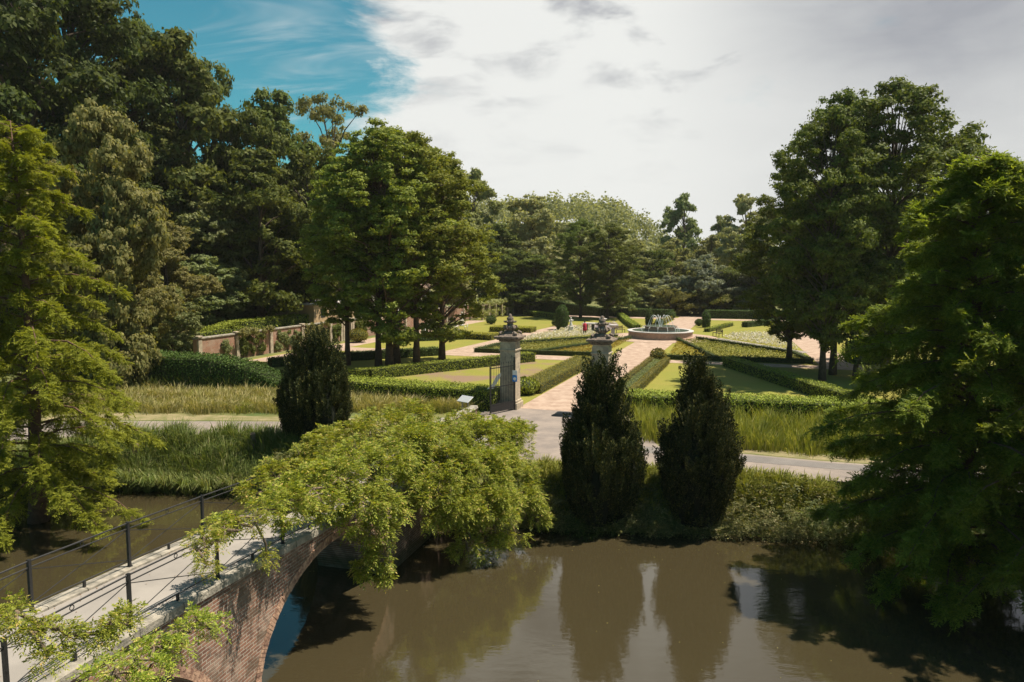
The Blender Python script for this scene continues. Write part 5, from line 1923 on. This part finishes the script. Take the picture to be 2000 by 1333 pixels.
bankplant(1065, 28.8, 985, 0.55, 'tangled bramble at the water edge left of the twin-topped yew', 101)
bankplant(1150, 28.4, 1030, 0.55, 'dark leafy bramble hanging over the water under the twin-topped yew', 102, mat='l_dark')
bankplant(1270, 28.4, 1000, 0.60, 'bramble with pale leaves between the two near yews', 103)
bankplant(1370, 28.2, 1035, 0.50, 'bramble with reddish tips under the single-pointed yew', 104)
bankplant(1450, 28.3, 1005, 0.55, 'bramble right beside the single-pointed yew', 105)
bankplant(1530, 28.0, 1012, 0.6, 'bramble in the middle of the open right bank', 106)
bankplant(1600, 27.8, 1008, 0.6, 'glossy leaved bramble next to the large overhanging conifer', 107, mat='l_silver')
bankplant(1690, 27.2, 1015, 0.6, 'dark bramble under the large overhanging conifer', 108, mat='l_dark')
bankplant(560, 33.0, 905, 0.6, 'leafy bramble on the bank beneath the broad left yew', 109, mat='l_bank')
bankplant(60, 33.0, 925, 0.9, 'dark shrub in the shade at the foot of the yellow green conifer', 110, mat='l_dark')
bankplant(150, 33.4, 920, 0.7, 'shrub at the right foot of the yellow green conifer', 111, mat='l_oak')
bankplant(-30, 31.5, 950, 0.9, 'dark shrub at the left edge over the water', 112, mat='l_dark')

# ------------------------------------------------------------------ fountain
fx, fy = gw(50.0, -0.3)
ft = thing('round_fountain', 'round stone fountain with raised inner basin and thin jets at the crossing of the paths', 'fountain', (fx, fy, 0.04), -GA)
mb = MB()
mb.lathe([(4.05, 0.0), (4.05, 0.12), (3.95, 0.16), (3.95, 0.78), (3.55, 0.78), (3.55, 0.2)], 64)
mb.build('outer_basin', M['pinkstone'], ft, False)
mb = MB()
mb.lathe([(4.06, 0.782), (4.10, 0.82), (4.08, 0.90), (3.5, 0.90), (3.48, 0.80)], 64)
o = mb.build('outer_rim', M['palestone'], ft, False)
mb = MB()
mb.add([(3.56 * math.cos(2 * math.pi * k / 48), 3.56 * math.sin(2 * math.pi * k / 48), 0.0) for k in range(48)], [tuple(range(48))])
o = mb.build('basin_water', M['pool'], ft)
o.location = (0, 0, 0.903)
o.scale = (0.98, 0.98, 1)
mb = MB()
mb.lathe([(1.9, 0.5), (1.9, 1.25), (1.86, 1.30)], 40)
mb.build('inner_basin', M['pinkstone'], ft, False)
mb = MB()
mb.lathe([(2.05, 1.302), (2.08, 1.36), (2.05, 1.44), (1.9, 1.44)], 40)
mb.build('inner_rim', M['darkstone'], ft, False)
mb = MB()
mb.lathe([(1.86, 1.442), (1.84, 1.455)], 40)
mb.build('inner_water', M['pool'], ft)
for k in range(7):
    mb = MB()
    a = k * 2 * math.pi / 7 + 0.3
    pts_ = []
    for i in range(9):
        f = i / 8
        r_ = 0.15 + 1.45 * f
        z = 1.45 + 3.4 * (f * 1.0 - f * f) * 1.55
        pts_.append((r_ * math.cos(a), r_ * math.sin(a), z))
    mb.tube(pts_, [0.02, 0.025, 0.03, 0.03, 0.035, 0.035, 0.03, 0.03, 0.03], 5)
    mb.build('water_jet', M['jet'], ft, True)
for k in range(12):
    mb = MB()
    a = k * 2 * math.pi / 12
    pts_ = [(2.02 * math.cos(a), 2.02 * math.sin(a), 1.42), (2.25 * math.cos(a), 2.25 * math.sin(a), 1.25), (2.35 * math.cos(a), 2.35 * math.sin(a), 0.92)]
    mb.tube(pts_, [0.03, 0.03, 0.04], 5)
    mb.build('spill', M['jet'], ft, True)


# ------------------------------------------------------------------ benches, statue, urns, table, person
def bench(s, w, rot, label):
    x, y = gw(s, w)
    r = thing('garden_bench', label, 'bench', (x, y, 0.04), rot, 'benches round the fountain')
    mb = MB()
    for k in range(4):
        mb.box(-0.9, 0.9, -0.22 + k * 0.12, -0.13 + k * 0.12, 0.43, 0.47)
    mb.build('seat', M['darkwood'], r)
    mb = MB()
    for k in range(3):
        mb.box(-0.9, 0.9, 0.26, 0.29, 0.55 + k * 0.13, 0.64 + k * 0.13)
    mb.build('backrest', M['darkwood'], r)
    for sx in (-1, 1):
        for sy in (-0.2, 0.25):
            mb = MB()
            mb.box(sx * 0.84 - 0.03, sx * 0.84 + 0.03, sy - 0.03, sy + 0.03, 0, 0.43 if sy < 0 else 0.95)
            mb.build('leg', M['darkwood'], r)
        mb = MB()
        mb.box(sx * 0.84 - 0.03, sx * 0.84 + 0.03, -0.23, 0.28, 0.66, 0.70)
        mb.build('armrest', M['darkwood'], r)


bench(53.5, 6.4, -GA - R(60), 'dark garden bench right of the fountain')
bench(54.5, -6.3, -GA + R(60), 'dark garden bench left of the fountain')


def statue(s, w, label):
    x, y = gw(s, w)
    r = thing('white_statue', label, 'statue', (x, y, 0.05), 0.4)
    mb = MB()
    mb.bevbox(-0.32, 0.32, -0.32, 0.32, 0, 0.12, 0.02)
    mb.bevbox(-0.24, 0.24, -0.24, 0.24, 0.12, 0.75, 0.02)
    mb.bevbox(-0.30, 0.30, -0.30, 0.30, 0.75, 0.84, 0.02)
    mb.build('pedestal', M['whitestone'], r)
    mb = MB()
    mb.lathe([(0.22, 0.84), (0.21, 1.05), (0.16, 1.3), (0.13, 1.42), (0.18, 1.6), (0.20, 1.72), (0.07, 1.79), (0.055, 1.83), (0.10, 1.90), (0.10, 1.99), (0.04, 2.06)], 14)
    mb.tube([(0.18, 0, 1.70), (0.32, -0.05, 1.55), (0.28, -0.18, 1.72)], [0.05, 0.04, 0.03], 6)
    mb.tube([(-0.18, 0, 1.70), (-0.30, -0.05, 1.48), (-0.16, -0.2, 1.38)], [0.05, 0.04, 0.03], 6)
    mb.build('draped_figure', M['whitestone'], r, True)


statue(53.0, -12.6, 'white statue on a square pedestal in the flower bed before the large yew column')
statue(59, -31, 'small pale statue far left beyond the golden hedges')


def urn(s, w, label, h=1.0):
    x, y = gw(s, w)
    r = thing('stone_urn', label, 'urn', (x, y, 0.05), 0)
    mb = MB()
    mb.bevbox(-0.3, 0.3, -0.3, 0.3, 0, 0.1, 0.02)
    mb.bevbox(-0.22, 0.22, -0.22, 0.22, 0.1, 0.9, 0.02)
    mb.build('pedestal', M['palestone'], r)
    mb = MB()
    mb.lathe([(0.14, 0.9), (0.10, 0.98), (0.2, 1.1), (0.42, 1.25), (0.55, 1.38), (0.58, 1.44), (0.5, 1.46)], 18)
    mb.build('bowl', M['palestone'], r, True)


urn(49.5, -6.2, 'pale stone urn on a pedestal left of the fountain by the right gate pillar')
urn(60.5, -9.8, 'small pale stone urn among the lilac flowers')

# stone table with dark legs
x, y = at(1158, 651)
tbn = thing('stone_table', 'flat pale topped table with dark legs behind the red coated person', 'table', (x, y, 0.05), -GA)
mb = MB()
mb.bevbox(-1.3, 1.3, -0.55, 0.55, 1.15, 1.32, 0.04)
mb.build('table_top', M['palestone'], tbn)
for dx in (-0.9, 0.9, 0.0):
    mb = MB()
    mb.bevbox(dx - 0.14, dx + 0.14, -0.3, 0.3, 0, 1.148, 0.02)
    mb.build('leg', M['iron'], tbn)


def person(s, w, label):
    x, y = at(1142, 655)
    r = thing('person', label, 'person', (x, y, 0.05), 0.5)
    me = bpy.data.meshes.new('body')
    V_ = [(0, 0, 0.92), (0, 0, 1.15), (0, 0, 1.38), (0, 0.0, 1.50), (0, -0.02, 1.60), (0, -0.02, 1.70),
          (0.10, 0, 0.88), (0.11, -0.04, 0.48), (0.11, 0.02, 0.07), (0.12, -0.13, 0.03),
          (-0.10, 0, 0.88), (-0.12, 0.05, 0.48), (-0.12, 0.10, 0.07), (-0.13, -0.04, 0.03),
          (0.19, 0, 1.40), (0.25, 0.02, 1.13), (0.22, -0.10, 0.90), (0.21, -0.14, 0.82),
          (-0.19, 0, 1.40), (-0.25, 0.02, 1.13), (-0.22, -0.08, 0.90), (-0.21, -0.12, 0.82)]
    E_ = [(0, 1), (1, 2), (2, 3), (3, 4), (4, 5), (0, 6), (6, 7), (7, 8), (8, 9), (0, 10), (10, 11), (11, 12), (12, 13), (2, 14), (14, 15), (15, 16), (16, 17), (2, 18), (18, 19), (19, 20), (20, 21)]
    Rr_ = [0.14, 0.13, 0.15, 0.06, 0.09, 0.085, 0.095, 0.065, 0.045, 0.035, 0.095, 0.065, 0.045, 0.035, 0.06, 0.045, 0.035, 0.03, 0.06, 0.045, 0.035, 0.03]
    me.from_pydata(V_, E_, [])
    o = bpy.data.objects.new('body', me)
    C.objects.link(o)
    o.parent = r
    sk = o.modifiers.new('skin', 'SKIN')
    for i, q in enumerate(me.skin_vertices[0].data):
        q.radius = (Rr_[i], Rr_[i])
        q.use_root = (i == 0)
    o.modifiers.new('sub', 'SUBSURF').levels = 1
    me.materials.append(M['skin'])
    mb = MB()
    mb.lathe([(0.30, 0.55), (0.27, 0.8), (0.20, 1.08), (0.23, 1.38), (0.12, 1.49), (0.07, 1.52)], 16)
    for sx in (-1, 1):
        mb.tube([(sx * 0.17, 0, 1.42), (sx * 0.25, 0.02, 1.13), (sx * 0.22, -0.09, 0.92)], [0.085, 0.07, 0.06], 8)
    mb.build('coat', M['red'], r, True)
    mb = MB()
    for lx_, ly_ in ((0.11, 0.0), (-0.12, 0.06)):
        mb.tube([(lx_, ly_, 0.08), (lx_, ly_ - 0.02, 0.48), (lx_ * 0.95, 0, 0.85)], [0.065, 0.085, 0.11], 8)
    mb.build('trousers', M['darkcloth'], r, True)
    mb = MB()
    mb.lathe([(0.105, 1.60), (0.112, 1.68), (0.095, 1.76), (0.04, 1.80)], 12, 0, 0.015)
    mb.build('hair', M['hair'], r, True)


person(56.5, -8.9, 'person in a red coat standing among the flowers left of the fountain')

# ------------------------------------------------------------------ garden wall, doorway, buildings
WL = -36.0
wall = thing('brick_garden_wall', 'long red brick garden wall with stone coping and climbing plants on the left', 'wall', (*gw(0, WL), 0), -GA)
# local frame: y = along the garden, x = across


def wallseg(y0, y1, h=2.35):
    mb = MB()
    n = max(1, int((y1 - y0) / 2))
    mb.box(-0.2, 0.2, y0, y1, -0.4, h)
    mb.build('wall_panel', M['wallbrick'], wall)
    mb = MB()
    mb.bevbox(-0.29, 0.29, y0, y1, h + 0.003, h + 0.14, 0.02)
    mb.build('coping', M['coping'], wall)


wallseg(9.6, 33.6)
wallseg(35.6, 96.0)
for yp in (9.9, 14.9, 20.0, 25.5, 31.0, 33.3, 35.9, 43, 50, 57, 64, 71, 78, 85):
    mb = MB()
    mb.box(0.203, 0.36, yp - 0.22, yp + 0.22, -0.3, 2.25)
    mb.bevbox(-0.05, 0.42, yp - 0.28, yp + 0.28, 2.493, 2.66, 0.03)
    mb.build('pilaster', M['stone'], wall)
mb = MB()
mb.box(-0.32, 0.37, 33.62, 33.9, -0.2, 2.9)
mb.box(-0.32, 0.37, 35.3, 35.58, -0.2, 2.9)
mb.box(-0.32, 0.37, 33.9, 35.3, 2.6, 2.9)
mb.build('doorway_frame', M['stone'], wall)
mb = MB()
mb.box(-0.22, -0.14, 33.905, 35.295, -0.1, 2.595)
mb.build('door', M['darkwood'], wall)

rgw = np.random.default_rng(77)


def wallclimber(y0, y1, z0, z1, label, seed, mat='l_oak', dx=0.5):
    lumps = []
    rng = np.random.default_rng(seed)
    root = thing('wall_climber', label, 'climbing plant', (*gw((y0 + y1) / 2, WL), 0), -GA)
    LV = []
    k = int((y1 - y0) * (z1 - z0) * 5.5) + 4
    L_ = y1 - y0
    mbs = MB()
    for i in range(k):
        c = np.array([rng.uniform(0.25, dx), rng.uniform(-L_ / 2, L_ / 2), rng.uniform(z0, z1)])
        r_ = rng.uniform(0.2, 0.42)
        n = int(260 * r_)
        d_ = rdir(rng, n)
        p = c + d_ * r_ * rng.uniform(0.4, 1, (n, 1)) * np.array([0.6, 1, 1])
        p[:, 0] = np.maximum(p[:, 0], 0.22)
        nm_ = nz(d_ + np.array([0.6, 0, 0.3]) + rng.normal(size=(n, 3)) * 0.4)
        LV.append(leafq(p, np.cross(nm_, rdir(rng, n)), nm_, 0.17 * rng.uniform(0.6, 1.3, n), 0.12))
    mbs.tube([(0.26, 0, 0), (0.3, 0.2, z1 * 0.5), (0.3, -0.1, z1)], [0.05, 0.04, 0.02], 5)
    mbs.build('stem', M['wood'], root)
    qmesh('foliage', [(np.concatenate(LV), 0)], [M[mat]], root)


wallclimber(12.6, 13.6, 0.3, 1.8, 'first climber on the brick wall, nearest the tall dark hedge', 121, 'l_silver')
wallclimber(15.2, 16.2, 0.3, 2.2, 'second climber on the brick wall, beside the vine canopy', 122, 'l_oak')
wallclimber(14.6, 19.8, 2.2, 2.75, 'pale vine canopy cresting the brick wall', 123, 'l_tan', dx=1.2)
wallclimber(15.8, 18.8, 0.5, 2.0, 'leafy climber under the pale vine canopy', 124, 'l_oak')
wallclimber(20.6, 25.0, 0.4, 2.1, 'wide climber in the middle of the brick wall', 125, 'l_silver')
wallclimber(26.0, 30.6, 0.5, 2.5, 'tall bushy climber on the brick wall before the clipped dome', 126, 'l_tan')
wallclimber(31.4, 33.0, 0.6, 2.2, 'climber just left of the doorway in the brick wall', 127, 'l_oak')
wallclimber(36.4, 39.0, 0.5, 2.3, 'climber just right of the doorway in the brick wall', 128, 'l_oak')

# flat tan outbuilding behind the doorway
ob = thing('tan_outbuilding', 'low flat roofed tan outbuilding behind the doorway in the brick wall', 'building', (*gw(36, -41.5), 0), -GA)
mb = MB()
mb.box(-4.4, 3.2, -4.5, 4.5, 0, 4.3)
mb.build('walls', M['plaster'], ob)
mb = MB()
mb.bevbox(-4.6, 3.4, -4.7, 4.7, 4.303, 4.46, 0.03)
mb.build('roof_slab', M['palestone'], ob)
for yy_ in (-2.6, 2.4):
    mb = MB()
    mb.box(3.203, 3.24, yy_ - 0.5, yy_ + 0.5, 2.8, 3.8)
    mb.build('window', M['darkglass'], ob)
# pale house behind the tree group
hs_ = thing('pale_house', 'pale rendered house with brown roof glimpsed between the trunks', 'building', (*gw(54, -42.5), 0), -GA)
mb = MB()
mb.box(-4.5, 4.5, -9, 9, 0, 5.6)
mb.build('walls', M['paleplaster'], hs_)
mb = MB()
mb.add([(-5.0, -9.4, 5.603), (5.0, -9.4, 5.603), (5.0, 9.4, 5.603), (-5.0, 9.4, 5.603), (0, -8.5, 9.0), (0, 8.5, 9.0)],
       [(0, 1, 4), (1, 2, 5, 4), (2, 3, 5), (3, 0, 4, 5), (3, 2, 1, 0)])
mb.build('roof', M['roofslate'], hs_)
for yy_ in (-6.5, -3.2, 0.0, 3.2, 6.5):
    for zz2 in (0.9, 3.4):
        mb = MB()
        mb.box(4.503, 4.56, yy_ - 0.62, yy_ + 0.62, zz2 - 0.08, zz2 + 1.58)
        f_ = mb.build('window', M['white'], hs_)
        mb = MB()
        mb.box(4.562, 4.575, yy_ - 0.50, yy_ - 0.03, zz2 + 0.02, zz2 + 1.48)
        mb.box(4.562, 4.575, yy_ + 0.03, yy_ + 0.50, zz2 + 0.02, zz2 + 1.48)
        mb.build('pane', M['darkglass'], f_)
for yy_ in (-7, 4.0):
    mb = MB()
    mb.box(-0.5, 0.5, yy_ - 0.5, yy_ + 0.5, 7.5, 10.2)
    mb.build('chimney', M['wallbrick'], hs_)

# white garden chairs and tables outside the house
for i, (s_, w2, lab) in enumerate(((44, -29.5, 'white terrace table between the trunks of the left group, nearer one'), (48, -29.0, 'white terrace table between the trunks of the left group, farther one'), (52, -28.5, 'white terrace table at the right end of the terrace'))):
    x, y = gw(s_, w2)
    t_ = thing('terrace_table', lab, 'table', (x, y, 0.03), i * 0.7)
    mb = MB()
    mb.lathe([(0.6, 0.70), (0.62, 0.72), (0.6, 0.74)], 18)
    mb.build('table_top', M['white'], t_)
    mb = MB()
    mb.lathe([(0.28, 0.0), (0.26, 0.03), (0.04, 0.08), (0.035, 0.695)], 10)
    mb.build('pedestal', M['white'], t_)
    for k in range(3):
        a = k * 2.1 + i
        ch = thing('terrace_chair', None, 'chair', (x + math.cos(a) * 1.0, y + math.sin(a) * 1.0, 0.03), a + math.pi / 2)
        nth = ('first', 'second', 'third')[k]
        tag(ch, ('white chair on the %s side of the ' % ('right', 'left', 'near')[k]) + ('nearer terrace table', 'farther terrace table', 'rightmost terrace table')[i], None, ('chairs round the nearer terrace table', 'chairs round the farther terrace table', 'chairs round the right terrace table')[i])
        mb = MB()
        mb.bevbox(-0.22, 0.22, -0.22, 0.22, 0.42, 0.46, 0.01)
        mb.build('seat', M['white'], ch)
        mb = MB()
        mb.bevbox(-0.21, 0.21, -0.24, -0.20, 0.462, 0.9, 0.01)
        mb.build('backrest', M['white'], ch)
        for lx_ in (-0.19, 0.19):
            for ly_ in (-0.19, 0.19):
                mb = MB()
                mb.box(lx_ - 0.015, lx_ + 0.015, ly_ - 0.015, ly_ + 0.015, 0, 0.42)
                mb.build('leg', M['white'], ch)

# rose pergola on the far left
pg = thing('rose_pergola', 'pergola with pale roof of roses at the far left end of the garden', 'pergola', (*gw(79, -33.5), 0), -GA)
for i in range(6):
    for dx in (-1.1, 1.1):
        mb = MB()
        mb.box(dx - 0.14, dx + 0.14, -8 + i * 3.2 - 0.14, -8 + i * 3.2 + 0.14, 0, 2.4)
        mb.build('post', M['stone'], pg)
mb = MB()
for dx in (-1.1, 1.1):
    mb.box(dx - 0.08, dx + 0.08, -8.4, 8.4, 2.403, 2.56)
mb.build('beam', M['wood'], pg)
rng_ = np.random.default_rng(130)
LV = []
for i in range(90):
    c = np.array([rng_.uniform(-1.5, 1.5), rng_.uniform(-8.6, 8.6), rng_.uniform(2.5, 2.9)])
    n = 60
    d_ = rdir(rng_, n)
    p = c + d_ * 0.45 * rng_.uniform(0.4, 1, (n, 1))
    nm_ = nz(d_ + rng_.normal(size=(n, 3)) * 0.4)
    LV.append(leafq(p, np.cross(nm_, rdir(rng_, n)), nm_, 0.22, 0.16))
for i in range(30):
    c = np.array([rng_.uniform(0.9, 1.4), rng_.uniform(-8.6, 8.6), rng_.uniform(0.3, 1.8)])
    n = 50
    d_ = rdir(rng_, n)
    p = c + d_ * 0.4 * rng_.uniform(0.4, 1, (n, 1))
    nm_ = nz(d_ + rng_.normal(size=(n, 3)) * 0.4)
    LV.append(leafq(p, np.cross(nm_, rdir(rng_, n)), nm_, 0.22, 0.16))
qmesh('roses', [(np.concatenate(LV), 0)], [M['l_willow']], pg)

# unused prototypes are removed
for k, p in PROTO.items():
    if not p['used']:
        for ch in list(p['root'].children):
            bpy.data.objects.remove(ch)
        bpy.data.objects.remove(p['root'])

# ------------------------------------------------------------------ summer haze in the valley air
hz = MB()
hz.box(-425, 425, -45, 630, -4.4, 62)
hm = bpy.data.materials.new('haze')
hm.use_nodes = True
ht = hm.node_tree
ht.nodes.clear()
pv = ht.nodes.new('ShaderNodeVolumePrincipled')
pv.inputs['Color'].default_value = (0.93, 0.93, 0.90, 1)
pv.inputs['Density'].default_value = 0.00014
pv.inputs['Anisotropy'].default_value = 0.3
ho = ht.nodes.new('ShaderNodeOutputMaterial')
ht.links.new(pv.outputs[0], ho.inputs['Volume'])
tag(hz.build('haze', hm), 'faint pale summer haze filling the valley', 'haze', None, 'stuff')
